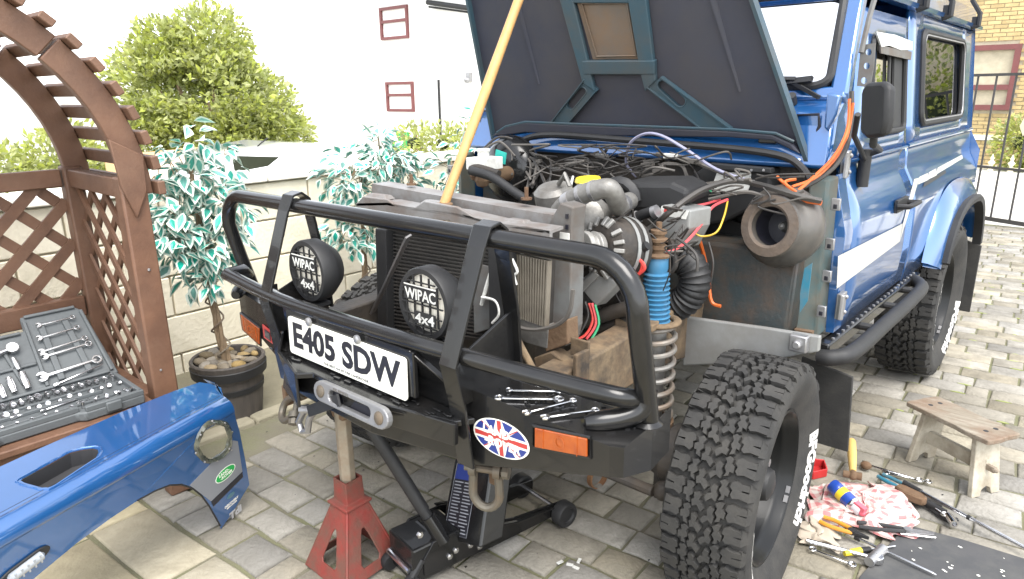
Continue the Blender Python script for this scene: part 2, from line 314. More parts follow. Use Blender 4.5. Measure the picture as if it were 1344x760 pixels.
def bev(o, wd, seg=2):
    m = o.modifiers.new('bevel', 'BEVEL'); m.width = wd; m.segments = seg; m.limit_method = 'ANGLE'; m.angle_limit = R(40); m.harden_normals = False
def link(name, data, parent=None, loc=None, rot=None):
    o = bpy.data.objects.new(name, data); COL.objects.link(o)
    if parent: o.parent = parent
    if loc is not None: o.location = loc
    if rot is not None: o.rotation_euler = rot
    return o
def tag(o, label=None, cat=None, group=None, kind=None):
    if label: o['label'] = label
    if cat: o['category'] = cat
    if group: o['group'] = group
    if kind: o['kind'] = kind
    return o
def thing(name, label, cat, loc=(0, 0, 0), group=None, rot=None):
    return tag(link(name, None, None, loc, rot), label, cat, group)
def copy_thing(o, parent=None):
    c = o.copy(); COL.objects.link(c)
    if parent: c.parent = parent
    for ch in o.children: copy_thing(ch, c)
    return c
def frame(o, x, y):        # maps local (a,b,c) to o + a*x + b*y + c*n
    o = V(o); x = V(x).normalized(); y = V(y); y = (y-x*y.dot(x)).normalized(); n = x.cross(y)
    return lambda a, b, c=0: o + x*a + y*b + n*c
def arc(c, u, v, r, a0, a1, n): return [V(c) + r*(math.cos(R(a0+(a1-a0)*i/n))*V(u) + math.sin(R(a0+(a1-a0)*i/n))*V(v)) for i in range(n+1)]
def spline(P, n=8):
    P = [V(p) for p in P]; out = []
    for i in range(len(P)-1):
        p0 = P[max(i-1, 0)]; p1 = P[i]; p2 = P[i+1]; p3 = P[min(i+2, len(P)-1)]
        for k in range(n):
            t = k/n; out.append(.5*((2*p1)+(p2-p0)*t+(2*p0-5*p1+4*p2-p3)*t*t+(3*p1-p0-3*p2+p3)*t**3))
    return out+[P[-1]]
# ================================================================ the setting
from mathutils import noise as NZ
b = B(); b.poly([(-300, -300, -.47), (300, -300, -.47), (300, 300, -.47), (-300, 300, -.47)])
tag(b.ob('ground', 'ground', smooth=0), kind='structure')
PA = R(4.5); ca_, sa_ = math.cos(PA), math.sin(PA)
def pw(a, bb, z=0): return V((a*ca_-bb*sa_, a*sa_+bb*ca_, z))
b = B(); b.box((2.85, 1.8, -.229), (10.3, 11.6, .44)); driveway = tag(b.ob('driveway', 'joint', smooth=0), kind='structure')   # joint bed, top at -0.012
b = B(); b.box((-1.90, 1.0, -.1), (.80, 10, .2)); tag(b.ob('concrete_path', 'concrete', bevel=.004), kind='structure')
b = B(); b.poly([(-1.2, 7.62, -.02), (14, 7.62, -.02), (14, 16, -.02), (-3, 16, -.02)]); b.f
tag(b.ob('road', 'road', smooth=0), kind='structure')
kb = tag(link('kerb', None), kind='structure')
for i in range(9):
    b = B(); b.box((0, 0, 0), (.085, .895, .16)); o = b.ob('kerb_stone', 'kerbst', kb, bevel=.012); o.location = (-1.455, -2.6+.9*i, -.062)

def paver_mesh(L, D, seed, mt, ch=.007):
    rr = random.Random(seed); b = B(); j = lambda k=.0055: rr.uniform(-k, k)
    P = []
    for (x, y) in ((-.5, -.5), (0, -.5), (.5, -.5), (.5, .5), (0, .5), (-.5, .5)): P.append((x*L+j(), y*D+j()))
    z = 0
    rs = [[V((x, y, -.03)) for x, y in P], [V((x, y, z-ch*.9)) for x, y in P], [V((x*(1-2*ch/L), y*(1-2*ch/D), z+j(.0012))) for x, y in P]]
    v = [[b.b.verts.new(p) for p in r] for r in rs]
    for i in range(2):
        for k in range(6): b.f([v[i][k], v[i][(k+1) % 6], v[i+1][(k+1) % 6], v[i+1][k]])
    b.f(v[2]); return b.me('paver', mt, smooth=50)
LN = (.105, .150, .205, .262)
PM = {(l, k): paver_mesh(l-.011, .122, hash((round(l*1000), k)) % 999, 'paver') for l in LN for k in range(4)}
pav = []; bb = -.876; row = 0
while bb < 7.7:
    D = .154 if row == 0 else .133
    a = -1.44 + random.uniform(-.1, .0); 
    while a < 6.2:
        L = random.choice((0, 1, 1, 2, 2, 2, 3, 3)); L = LN[L]
        p = pw(a+L/2, bb+D/2)
        if p.x - L/2 > -1.40 and p.x < 6 and p.y < 7.5: pav.append((p, L, D))
        a += L
    bb += D; row += 1
def inview(p):
    d = p-CAM; z = d.dot(_f)
    if z < .2: return False
    return abs(d.dot(_r)/z) < .80 and -.50 < d.dot(_u)/z < .45
pav.sort(key=lambda t: (0 if inview(t[0]) else 1, (t[0]-CAM).length))
rest = B(); nobj = 0
for i, (p, L, D) in enumerate(pav):
    z = random.uniform(-.0025, .0025); rz = PA + random.uniform(-.012, .012)
    if i < 290:
        o = link('paver', PM[(L, random.randrange(4))], driveway, (p.x, p.y, z), (random.uniform(-.008, .008), random.uniform(-.008, .008), rz)); o.scale = (1, (D-.011)/.122, 1)
    else:
        mx = MX.Translation((p.x, p.y, z)) @ MX.Rotation(rz, 4, 'Z'); l = L/2-.0055; d = D/2-.0055
        P = [mx @ V((x, y, zz)) for zz, k in ((-.02, 0), (-.005, 0), (0, .006)) for x, y in ((-l+k, -d+k), (l-k, -d+k), (l-k, d-k), (-l+k, d-k))]
        rest.mesh(P, ((0, 1, 5, 4), (1, 2, 6, 5), (2, 3, 7, 6), (3, 0, 4, 7), (4, 5, 9, 8), (5, 6, 10, 9), (6, 7, 11, 10), (7, 4, 8, 11), (8, 9, 10, 11)))
tag(rest.ob('far_pavers', 'paver', driveway, smooth=50), kind='stuff')
# big flagstones nearest the camera, left
bb = -.876; row = 0
for D in (.215, .30, .28, .36, .4, .4, .4):
    a = -1.42 if row % 2 == 0 else -1.42
    bb -= D; k = 0
    while a < 3.2:
        L = (.27, .46, .27, .50, .38, .44)[(k+row*2) % 6] if not (row == 0 and k == 0) else .26
        me = paver_mesh(L-.011, D-.011, row*17+k, 'flag', .008); p = pw(a+L/2, bb+D/2)
        link('flagstone', me, driveway, (p.x, p.y, random.uniform(-.002, .003)), (random.uniform(-.008, .008), random.uniform(-.006, .006), PA+random.uniform(-.008, .008)))
        a += L; k += 1
    row += 1
# moss in the joints far right and bits of grit
rr = random.Random(3); b = B()
for i in range(420):
    x = rr.uniform(.9, 4.2); y = rr.uniform(1.6, 6.8); L = rr.uniform(.02, .09); p = pw(round(x/.2)*.2+rr.uniform(-.02, .02), -.876+.154+.133*round((y+.72)/.133)); q = L*.5
    b.ball((p.x, p.y, -.004), 1, 6, (q, .006, .005), MX.Rotation(PA, 3, 'Z'))
tag(b.ob('moss_tufts', 'moss', smooth=60), kind='stuff')
b = B()
for i in range(160):
    x = rr.uniform(-1.3, 2.2); y = rr.uniform(-.9, 2.2); q = rr.uniform(.0015, .004)
    b.ball((x, y, .002), q, 5, (1, 1.4, .6))
tag(b.ob('grit', 'rubber', smooth=0), kind='stuff')

# ---------------------------------------------------------------- garden wall of painted blocks
gw = thing('garden_wall', 'long cream painted block wall with flat coping behind the potted trees', 'wall', (-2.42, 1, 0))
def kid(o, par): o.parent = par; o.matrix_parent_inverse = MX.Translation(-par.location); return o
b = B(); b.box((-2.42, 1.5, .5), (.20, 9.6, 1.0)); kid(b.ob('wall_core', 'mortar', smooth=0), gw)
BM = []
for k in range(3):
    b = B(); b.box((0, 0, 0), (.03, .437, .212)); BM.append(b.me('block', 'block', smooth=0))
for r_ in range(5):
    for i in range(22):
        y = -3.2 + .447*i + (.22 if r_ % 2 else 0)
        if y > 6.1: continue
        o = link('block', BM[i % 3], None, (-2.314+random.uniform(-.001, .0015), y, .107-.105+.222*r_+.0), (0, random.uniform(-.003, .003), 0)); kid(o, gw); bev(o, .005, 1)
CM = B(); CM.box((0, 0, 0), (.28, .60, .05)); cme = CM.me('coping', 'coping')
for i in range(16):
    o = link('coping_slab', cme, None, (-2.41, -3.0+.604*i, 1.032)); kid(o, gw); bev(o, .006, 1)

# ---------------------------------------------------------------- white rendered house far left behind
def window(par, o, x, y, wd, ht, mf='maroon', bar=.09, mid=None, depth=.08, sill=True):
    F = frame(o, x, y); b = B()
    def bx(a0, a1, c0, c1, d0, d1):
        b.hexa([F(a0, c0, d0), F(a1, c0, d0), F(a1, c0, d1), F(a0, c0, d1), F(a0, c1, d0), F(a1, c1, d0), F(a1, c1, d1), F(a0, c1, d1)])
    bx(-wd/2, -wd/2+bar, -ht/2, ht/2, 0, depth); bx(wd/2-bar, wd/2, -ht/2, ht/2, 0, depth)
    bx(-wd/2+bar, wd/2-bar, ht/2-bar, ht/2, 0, depth); bx(-wd/2+bar, wd/2-bar, -ht/2, -ht/2+bar, 0, depth)
    if mid is not None: bx(-wd/2+bar, wd/2-bar, mid-bar/2, mid+bar/2, .005, depth-.004)
    wf = kid(b.ob('window', mf, smooth=0), par)
    def sub(nm, mt, a0, a1, c0, c1, d0, d1):
        b2 = B(); b2.hexa([F(a0, c0, d0), F(a1, c0, d0), F(a1, c0, d1), F(a0, c0, d1), F(a0, c1, d0), F(a1, c1, d0), F(a1, c1, d1), F(a0, c1, d1)])
        q = b2.ob(nm, mt, None, smooth=0); q.parent = wf; q.matrix_parent_inverse = wf.matrix_parent_inverse.copy()
    sub('pane', 'pane', -wd/2+bar, wd/2-bar, -ht/2+bar, ht/2-bar, .030, .036)
    sub('net_curtain', 'curtain', -wd/2+bar, wd/2-bar, -ht/2+bar, ht/2-bar, .004, .010)
    if sill: sub('sill', mf, -wd/2-.05, wd/2+.05, -ht/2-.07, -ht/2-.003, 0, depth+.06)
wh = thing('white_house', 'white rendered two storey house with small maroon framed windows', 'house', (-14, 16, -.45))
b = B(); b.box((-13.6, 17, 2.1), (9.9, 6, 5.1)); kid(b.ob('wall', 'render', smooth=0), wh)
b = B(); b.prism([(-18.9, 13.55, 4.66), (-18.9, 20.5, 4.66), (-18.9, 17, 6.6)], (10.6, 0, 0)); kid(b.ob('roof', 'slate', smooth=0), wh)
b = B(); b.tube([(-16.3, 13.85, 4.48), (-8.6, 13.85, 4.38)], .085, 8); b.tube([U(561, 3, y=13.8), U(624, 12, y=13.7)], .075, 8); b.tube([U(563, 9, y=13.85), U(622, 17, y=13.8)], .03, 6); b.tube([(-15.47, 13.93, 1.9), (-15.47, 13.93, -.4)], .04, 8); kid(b.ob('gutter', 'blackmatt'), wh)
window(wh, (-17.55, 13.995, 3.74), (1, 0, 0), (0, 0, 1), 1.42, 1.02, mid=.06)
window(wh, (-17.45, 13.995, 1.38), (1, 0, 0), (0, 0, 1), 1.42, .98, mid=.06)
b = B(); b.box((-14.1, 13.93, 1.95), (.16, .14, .26)); b.ball((-14.1, 13.84, 1.86), .1, 8); kid(b.ob('wall_light', 'steel'), wh)
b = B(); b.box((-17.6, 13.97, -.15), (.95, .06, .72)); b.mi = 1; b.box((-16.75, 13.97, .0), (.1, .07, .9)); kid(b.ob('door', ['green', 'maroon'], smooth=0), wh)

# ---------------------------------------------------------------- brick house, right
bh = thing('brick_house', 'yellow brick house with maroon framed window seen past the gate', 'house', (1, 17.5, 0))
b = B(); b.box((1.6, 18.02, 3.3), (9.0, 6, 7.6)); kid(b.ob('wall', 'bmortar', smooth=0), bh)
b = B(); bo = B(); bmn = 0
brick_me = B(); brick_me.box((0, 0, 0), (.213, .03, .063)); brick_me = brick_me.me('brick', 'brick', smooth=0)
for r_ in range(62):
    z = -.4+.075*r_
    for i in range(18):
        x = -1.9+.225*i+(.1125 if r_ % 2 else 0)
        if -2.3 < x < -.33 and 1.02 < z < 2.33: continue
        q = bo
        q.box((x, 15.01, z), (.213, .03, .063))
ob_ = bo.ob('bricks', 'brick', smooth=0); kid(ob_, bh); tag(ob_, kind='stuff')
window(bh, (-1.33, 15.0, 1.66), (1, 0, 0), (0, 0, 1), 1.9, 1.22, mid=-.18, bar=.1, depth=.07)
b = B(); b.box((.6, 14.985, .52), (3.2, .03, .10)); kid(b.ob('plinth', 'coping', smooth=0), bh)
# low wall and pale railing across the road
rl = thing('pale_railing', 'cream railing with spear finials on a low wall across the road', 'railing', (0, 12, 0))
b = B(); b.box((1.5, 12.0, .06), (7.0, .22, .16)); kid(b.ob('low_wall', 'coping', bevel=.01), rl)
fin = B(); fin.lathe([(.035, 0), (.045, .02), (.028, .06), (.02, .10), (.055, .15), (.02, .19), (.03, .22), (.0, .30)], (0, 0, 0), (0, 0, 1), 8); fin = fin.me('finial', 'cream')
for i in range(24):
    o = link('finial', fin, None, (-1.8+.27*i, 12.0, .145)); kid(o, rl)
b = B(); b.tube([(-2, 12.0, .21), (4.9, 12.0, .21)], .018, 6); kid(b.ob('rail', 'cream'), rl)

# ---------------------------------------------------------------- iron gate across the drive end
gd = V((.455, -.225, 0)).normalized(); g0 = V((.28, 7.69, 0))
gt = thing('iron_gate', 'black wrought iron bar gate standing behind the off road car', 'gate', g0)
for nm, z, hh in (('top_rail', 1.62, .03), ('middle_rail', .62, .028), ('bottom_rail', .05, .045)):
    b = B(); b.bar(g0-gd*1.6+V((0, 0, z)), g0+gd*3.2+V((0, 0, z)), .025, hh); kid(b.ob(nm, 'iron', smooth=0), gt)
bar_me = B(); bar_me.tube([(0, 0, .07), (0, 0, 1.605)], .011, 8); bar_me = bar_me.me('gate_bar', 'iron')
for i in range(23):
    p = g0+gd*(-1.5+.208*i); kid(link('gate_bar', bar_me, None, p), gt)
orn = B(); orn.mesh([(0, -.012, -.12), (.05, -.012, -.02), (0, -.012, .14), (-.05, -.012, -.02), (0, .012, -.12), (.05, .012, -.02), (0, .012, .14), (-.05, .012, -.02)], ((0, 1, 2, 3), (7, 6, 5, 4), (0, 4, 5, 1), (1, 5, 6, 2), (2, 6, 7, 3), (3, 7, 4, 0)))
orn = orn.me('ornament', 'cream', smooth=0)
for k in (.35, 1.35, 2.35): kid(link('ornament', orn, None, g0+gd*k+V((0, -.0, 1.1)), (0, 0, R(-26))), gt)
b = B(); b.box((-.22, 7.95, .95), (.1, .1, 1.9)); kid(b.ob('gate_post', 'iron', bevel=.01), gt)

# ---------------------------------------------------------------- foliage
def cloud(b, lobes, n, size, rr, gap=0.0, nsc=2.2, asp=.55):
    tot = sum(l[1]**2 for l in lobes); k = 0
    for c, r_, sq in lobes:
        c = V(c)
        for i in range(int(n*r_*r_/tot)):
            d = V((rr.gauss(0, 1), rr.gauss(0, 1), rr.gauss(0, 1))).normalized(); q = rr.random()**.30
            p = c + V((d.x*sq[0], d.y*sq[1], d.z*sq[2]))*r_*q*(1+.18*NZ.noise(d*2.5+c))
            if gap and NZ.noise(p*nsc) < gap: continue
            L = size*rr.uniform(.6, 1.3); u = (d + V((rr.gauss(0, .7), rr.gauss(0, .7), rr.gauss(.15, .6)))).normalized(); v = u.orthogonal(); v.rotate(MX.Rotation(rr.uniform(0, 6.28), 3, u)); v = v.normalized()*L*asp*.5
            m = p+u*L*.5; nn = u.cross(v).normalized()*L*.10
            b.mesh([p, m+v+nn, p+u*L, m-v+nn], ((0, 1, 2), (0, 2, 3)))
def bush(name, label, cat, lobes, n, size, mt, seed, base, trunk_r=.06, core=True, gap=-.42, group=None):
    t = thing(name, label, cat, base, group); rr = random.Random(seed)
    b = B(); cloud(b, lobes, n, size, rr, gap); kid(b.ob('crown', mt, smooth=0, norm=False), t)
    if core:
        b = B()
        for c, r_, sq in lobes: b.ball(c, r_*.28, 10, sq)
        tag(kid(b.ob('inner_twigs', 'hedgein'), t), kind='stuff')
    b = B(); top = V(lobes[0][0]); b.tube(spline([V(base)-V((0, 0, .1)), V(base)*.6+top*.4+V((.05, .04, 0)), top], 4), [trunk_r*(1-.05*i) for i in range(9)], 8); 
    for c, r_, sq in lobes[1:]: b.tube([V(base)*.5+top*.5, V(c)], [trunk_r*.5, trunk_r*.2], 6)
    kid(b.ob('trunk', 'bark'), t); return t
o1 = (1, 1, 1)
bush('garden_bush', 'big yellow green leafy bush rising behind the wall', 'bush', [((-6.3, 1.95, 1.42), .72, o1), ((-6.1, 2.35, 1.30), .52, o1), ((-6.55, 1.55, 1.55), .55, o1), ((-6.3, 2.05, 2.0), .46, o1), ((-6.5, 1.62, 1.98), .33, o1), ((-6.0, 2.62, 1.0), .36, o1), ((-6.5, 1.35, 1.05), .42, o1), ((-6.1, 2.0, .75), .6, o1)], 26000, .075, 'bush', 5, (-6.3, 2.0, -.47), .08, core=False)
bush('garden_bush', 'smaller pale yellow green bush seen through the arch of the arbour', 'bush', [((-6.2, -.2, .62), .5, o1), ((-6.1, .45, .85), .42, o1), ((-6.3, -.8, .5), .4, o1)], 5000, .085, 'bush', 6, (-6.2, -.1, -.47), .06)
bush('clipped_hedge', 'low yellowish clipped hedge in front of the white house', 'hedge', [((-11.3+.75*i, 9.2+.25*i, .35), .62, (1, 1, .8)) for i in range(5)], 3500, .12, 'bush', 8, (-10.2, 9.5, -.47), .05)
bush('front_hedge', 'green hedge growing in front of the brick house', 'hedge', [((-.02+.5*i, 14.1, .50+.05*i), .48, (1, .8, 1.1)) for i in range(3)], 3600, .10, 'bush', 9, (.4, 14.1, -.02), .05)
# the tall hedge across the road on the right, which the side windows mirror
bush('tall_hedge', 'tall dense dark green hedge beside the brick house, mirrored in the side windows', 'hedge', [((1.9+1.05*i, 13.9+.1*math.sin(i*1.7), 1.45+.12*math.sin(i*2.3)), 1.1, (.8, .7, 1.25)) for i in range(7)], 12000, .12, 'hedge', 10, (4.5, 13.9, -.02), .09)
# ---------------------------------------------------------------- orange board fence and parked white car behind the wall
fe = thing('board_fence', 'orange stained vertical board fence behind the variegated potted tree', 'fence', (-5, 1, -.47))
fb = B(); fb.box((0, 0, 0), (.022, .142, 1.5)); fb = fb.me('board', 'fence', smooth=0)
for i in range(10): kid(link('board', fb, None, (-5.0+random.uniform(-.006, .006), .45+.15*i, .28+random.uniform(-.01, .01))), fe)
b = B(); b.box((-5.03, 1.1, .75), (.04, 1.5, .07)); b.box((-5.03, 1.1, -.1), (.04, 1.5, .07)); kid(b.ob('fence_rail', 'fence', smooth=0), fe)
wc = thing('parked_car', 'white car parked behind the garden wall, only roof and side glass showing', 'car', (-4.2, 1.6, -.47))
# car along +Y: profile in (y,z) with width stations
def carbody(y0, x0, z0):
    prof = [(0, .42), (.03, .75), (.25, .92), (.62, 1.36), (.95, 1.50), (1.5, 1.56), (2.2, 1.50), (2.9, 1.02), (3.6, .86), (3.85, .6), (3.85, .3), (0.05, .3)]
    b = B(); rs = []
    for k, wv in ((-1, .62), (-1, .80), (-.86, .86), (.86, .86), (1, .80), (1, .62)): pass
    for xx, sh in ((-.80, .10), (-.62, .0), (.62, .0), (.80, .10)):
        rs.append([V((x0+xx, y0+y+(sh*1.0 if y < 2 else -sh)*(.5), z0+(z-sh*(.9 if z > 1 else .1)))) for y, z in prof])
    b.rings(rs); return b
b = carbody(.05, -4.2, -.47); kid(b.ob('body', 'carwhite', smooth=50, bevel=.03), wc)
def cq(nm, mt, pts):
    b = B(); b.prism(pts, (V(pts[1])-V(pts[0])).cross(V(pts[2])-V(pts[0])).normalized()*.012); return kid(b.ob(nm, mt, smooth=0), wc)
cq('side_window', 'tint', [U(305, 204.5, x=-3.385), U(367, 206, x=-3.385), U(352, 218, x=-3.385), U(309, 226, x=-3.385)])
cq('rear_window', 'tint', [(-3.7, .30, .50), (-4.7, .30, .50), (-4.66, .62, .85), (-3.74, .62, .85)])
for yy in (.8, 3.15):
    for xx in (-3.42, -4.98):
        b = B(); b.lathe([(.0, -.1), (.2, -.1), (.31, -.08), (.31, .08), (.2, .1), (0, .1)], (xx, yy, -.16), (1, 0, 0), 20); kid(b.ob('wheel', 'rubber'), wc)
b = B(); b.tube([U(338, 192, x=-4.2), U(351, 181, x=-4.1)], .006, 6); kid(b.ob('aerial', 'blackmatt'), wc)
# ================================================================ arched arbour seat, left
ab = thing('arbour_seat', 'brown stained wooden arbour seat with slatted arch and lattice sides', 'arbour', (-1.4, -1.5, 0))
AX0, AX1, AY0, AY1, AZ = -1.12, -1.72, -.84, -2.16, 1.16       # front, back, right end, left end, spring height
ayc = (AY0+AY1)/2
for x in (AX0, AX1):
    for y in (AY0, AY1):
        b = B(); wd = .088 if x == AX0 else .07; b.box((x, y, AZ/2+.035), (.07, wd, AZ+.07)); kid(b.ob('post', 'wood', bevel=.008), ab)
    # arch of four sawn segments, each a part
    for k in range(4):
        a0, a1 = 180*k/4+.4, 180*(k+1)/4-.4; b = B(); rs = []
        for i in range(9):
            a = R(a0+(a1-a0)*i/8); c, s_ = math.cos(a), math.sin(a)
            rs.append([V((x-.020, ayc+.640*c, AZ+.640*s_)), V((x+.020, ayc+.640*c, AZ+.640*s_)), V((x+.020, ayc+.728*c, AZ+.728*s_)), V((x-.020, ayc+.728*c, AZ+.728*s_))])
        b.rings(rs); kid(b.ob('arch_segment', 'wood', smooth=30, bevel=.004), ab)
sl = B(); sl.box((0, 0, 0), (.71, .046, .026)); sl = sl.me('arch_slat', 'wood', smooth=0)
for i in range(27):
    a = R(2+6.77*i); o = link('arch_slat', sl, None, (-1.41, ayc+.742*math.cos(a), AZ+.742*math.sin(a)), (a-math.pi/2, 0, 0)); kid(o, ab); bev(o, .003, 1)
def lattice(par, O, ex, ey, w_, h_, sp, sw, th, nrm):
    O, ex, ey, nrm = V(O), V(ex), V(ey), V(nrm)
    for sgn in (1, -1):
        k = -h_
        while k < w_+h_:
            # line through (k,0) with slope sgn
            pts = []
            for t in ((0,), (1,)):
                pass
            if sgn == 1: x0, y0 = (k, 0) if k >= 0 else (0, -k); x1, y1 = (k+h_, h_) if k+h_ <= w_ else (w_, w_-k)
            else: x0, y0 = (k, 0) if k <= w_ else (w_, k-w_); x1, y1 = (k-h_, h_) if k-h_ >= 0 else (0, k)
            if y1-y0 > .04:
                b = B(); off = nrm*(th*.55*sgn); A = O+ex*x0+ey*y0+off; C = O+ex*x1+ey*y1+off
                b.bar(A, C, sw, th, nrm); kid(b.ob('lattice_slat', 'wood', smooth=0), par)
            k += sp
lattice(ab, (AX1+.035, AY0+.01, .36), (1, 0, 0), (0, 0, 1), .535, .80, .145, .027, .011, (0, 1, 0))
lattice(ab, (AX1-.015, AY1+.04, .66), (0, 1, 0), (0, 0, 1), 1.25, .50, .165, .042, .012, (1, 0, 0))
def plank(nm, c, d, rot=None, bv=.005, mt='wood'):
    b = B(); b.box(c, d, rot); return kid(b.ob(nm, mt, bevel=bv), ab)
plank('side_rail', (-1.42, AY0, 1.185), (.53, .045, .07)); plank('side_rail', (-1.42, AY0, .33), (.53, .045, .07))
plank('side_rail', (-1.42, AY1, 1.185), (.53, .045, .07)); plank('side_rail', (-1.42, AY1, .33), (.53, .045, .07))
plank('back_rail', (AX1, ayc, 1.185), (.04, 1.24, .07)); plank('back_rail', (AX1, ayc, .655), (.045, 1.24, .085)); plank('back_board', (AX1+.01, ayc, .545), (.025, 1.24, .085)); plank('back_board', (AX1+.01, ayc, .44), (.025, 1.24, .085))
for i in range(5): plank('seat_board', (-1.095-.118*i, ayc-.0, .405), (.112, 1.30 if i else 1.21, .026))
plank('seat_apron', (-1.075, ayc, .345), (.024, 1.22, .085)); plank('seat_apron', (-1.60, ayc, .345), (.024, 1.22, .085))
b = B(); b.ball((AX0+.036, AY0+.005, .90), .006, 6); b.ball((AX0+.036, AY0-.01, .52), .005, 6); kid(b.ob('screw_head', 'steel'), ab)

b = B(); b.prism([(AX0+.0365, y, z) for y, z in ((-.800, 1.30), (-.90, 1.36), (-.885, 1.20), (-.850, 1.09), (-.805, 1.18))], (.016, 0, 0)); kid(b.ob('arch_tip', 'wood', bevel=.003), ab)
# ================================================================ tool case on the seat
tc_ = thing('tool_case', 'open dark grey plastic socket set case lying on the arbour seat', 'tool case', (-1.2, -1.25, .42))
CZ = .420
Hr = V((-1.330, -.915, CZ+.045)); Hl = V((-1.330, -1.62, CZ+.045))
b = B()
b.prism([(-1.065, -.925, CZ), (-1.065, -1.12, CZ), (-1.085, -1.14, CZ), (-1.085, -1.36, CZ), (-1.065, -1.38, CZ), (-1.065, -1.62, CZ), (-1.335, -1.62, CZ), (-1.335, -.925, CZ)], (0, 0, .034)); kid(b.ob('case_base', 'case', bevel=.006), tc_)
b = B()
for c, d in (((-1.075, -1.02, CZ+.042), (.018, .19, .02)), ((-1.075, -1.50, CZ+.042), (.018, .22, .02)), ((-1.095, -1.25, CZ+.042), (.018, .24, .02)), ((-1.20, -.933, CZ+.042), (.25, .016, .02)), ((-1.325, -1.27, CZ+.040), (.014, .68, .016)), ((-1.20, -1.30, CZ+.040), (.012, .56, .014)), ((-1.265, -1.30, CZ+.038), (.010, .6, .010)), ((-1.14, -1.30, CZ+.038), (.010, .6, .010))): b.box(c, d)
kid(b.ob('tray_ribs', 'case', bevel=.003), tc_)
ld = V((-.235, 0, .245)).normalized(); ln = V((.245, 0, .235)).normalized()
LF = lambda a, c, h=0: Hr + V((0, -a, 0)) + ld*c + ln*h          # a along -Y from right edge, c up the lid, h out of it
b = B(); b.prism([LF(0.0, 0, -.02), LF(.025, .30, -.02), LF(.05, .325, -.02), LF(.23, .325, -.02), LF(.235, .265, -.02), LF(.7, .265, -.02), LF(.7, 0, -.02)], ln*.022); kid(b.ob('case_lid', 'case', bevel=.005), tc_)
b = B()
def rib(a0, c0, a1, c1, wd=.012, hh=.012): b.bar(LF(a0, c0, .002+hh/2), LF(a1, c1, .002+hh/2), wd, hh, ln)
rib(.02, .015, .035, .30); rib(.05, .318, .22, .318); rib(.235, .02, .225, .30); rib(.09, .03, .10, .28, .022); rib(.185, .03, .18, .28, .022); rib(.25, .255, .68, .255); rib(.30, .05, .32, .2); rib(.42, .05, .42, .25); rib(.24, .12, .42, .12); rib(.03, .012, .66, .012)
kid(b.ob('lid_ribs', 'case', bevel=.003), tc_)
for y in (-1.03, -1.5): b = B(); b.box((-1.06, y, CZ+.03), (.014, .05, .035)); kid(b.ob('latch', 'case', bevel=.004), tc_)

# ---------------------------------------------------------------- spanners and other small tools (local: along +X, flat on XY, resting on z=0)
def spanner(L, wd, kind='combo', th=.007):
    b = B(); b.hexa([V((x, y, z)) for z, k in ((0, 1), (th*.8, .8)) for x, y in ((-L/2, -wd*.28*k), (L/2, -wd*.22*k), (L/2, wd*.22*k), (-L/2, wd*.28*k))])
    def ring(x, r_):
        b.lathe([(r_*.60, 0), (r_, 0), (r_, th), (r_*.60, th), (r_*.60, 0)], (x, 0, 0), (0, 0, 1), 14, cap=False)
    def jaw(x, sg, r_):
        P = []
        for a in range(40, 321, 28): P.append((x-sg*r_*.25+sg*r_*math.cos(R(a)), r_*math.sin(R(a))))
        P += [(x-sg*r_*.25+sg*r_*.75, -r_*.42), (x-sg*r_*.45, -r_*.40), (x-sg*r_*.45, r_*.40), (x-sg*r_*.25+sg*r_*.75, r_*.42)]
        b.prism([V((p[0], p[1], -.0005)) for p in P], (0, 0, th+.001))
    if kind == 'combo': ring(L/2, wd*.75); jaw(-L/2, -1, wd*.85)
    elif kind == 'ring': ring(L/2, wd*.8); ring(-L/2, wd*.7)
    elif kind == 'open': jaw(-L/2, -1, wd*.8); jaw(L/2, 1, wd*.7)
    return b
def lay(o, A, C, up=(0, 0, 1)):
    A, C, up = V(A), V(C), V(up); x = (C-A).normalized(); z = (up-x*up.dot(x)).normalized(); y = z.cross(x); p = (A+C)/2
    o.matrix_world = MX(((x.x, y.x, z.x, p.x), (x.y, y.y, z.y, p.y), (x.z, y.z, z.z, p.z), (0, 0, 0, 1))); return o
def tool(name, label, cat, b, mt, A, C, up=(0, 0, 1), group=None, smooth=35, bevel=.0012):
    o = b.ob(name, mt, None, smooth, bevel, seg=1) if bevel else b.ob(name, mt, None, smooth)
    tag(o, label, cat, group); return lay(o, A, C, up)
LP0 = LF(.3, .1, .014)
def lid(px, py): return UP(px, py, LP0, ln)
G = 'spanners clipped in the lid of the case'
for lab, A, C, wd, kd in (('topmost short spanner in the lid of the tool case', (49, 428), (95, 417), .013, 'combo'), ('second spanner from the top in the tool case lid', (50, 445), (101, 430.5), .014, 'combo'),
    ('third spanner from the top in the tool case lid', (53, 463), (111, 444.5), .015, 'combo'), ('fourth spanner from the top, just above the big one in the lid', (57, 469), (116, 451.5), .017, 'combo'), ('big long combination spanner across the lower lid of the case', (53, 496), (127, 472), .024, 'combo')):
    a, c = lid(*A), lid(*C); tool('spanner', lab, 'spanner', spanner((c-a).length, wd, kd), 'chrome', a, c, ln, G)
a, c = lid(73, 506), lid(134, 478.5); b = B(); b.cyl((-(c-a).length/2, 0, .004), ((c-a).length/2, 0, .004), .004, n=8); b.box((-(c-a).length/2, 0, .004), (.016, .012, .012)); tool('extension_bar', 'thin steel extension bar at the foot of the lid', 'extension bar', b, 'chrome', a, c, ln)
a, c = lid(-12, 470), lid(16, 458); L = (c-a).length; b = B(); b.cyl((-L/2, 0, .008), (L/2, 0, .008), .009, .007, n=10); b.lathe([(.010, 0), (.020, 0), (.020, .016), (.010, .016)], (L/2, 0, 0), (0, 0, 1), 18); tool('ratchet', 'chrome ratchet handle with round head in the lid', 'ratchet', b, 'chrome', a, c, ln)
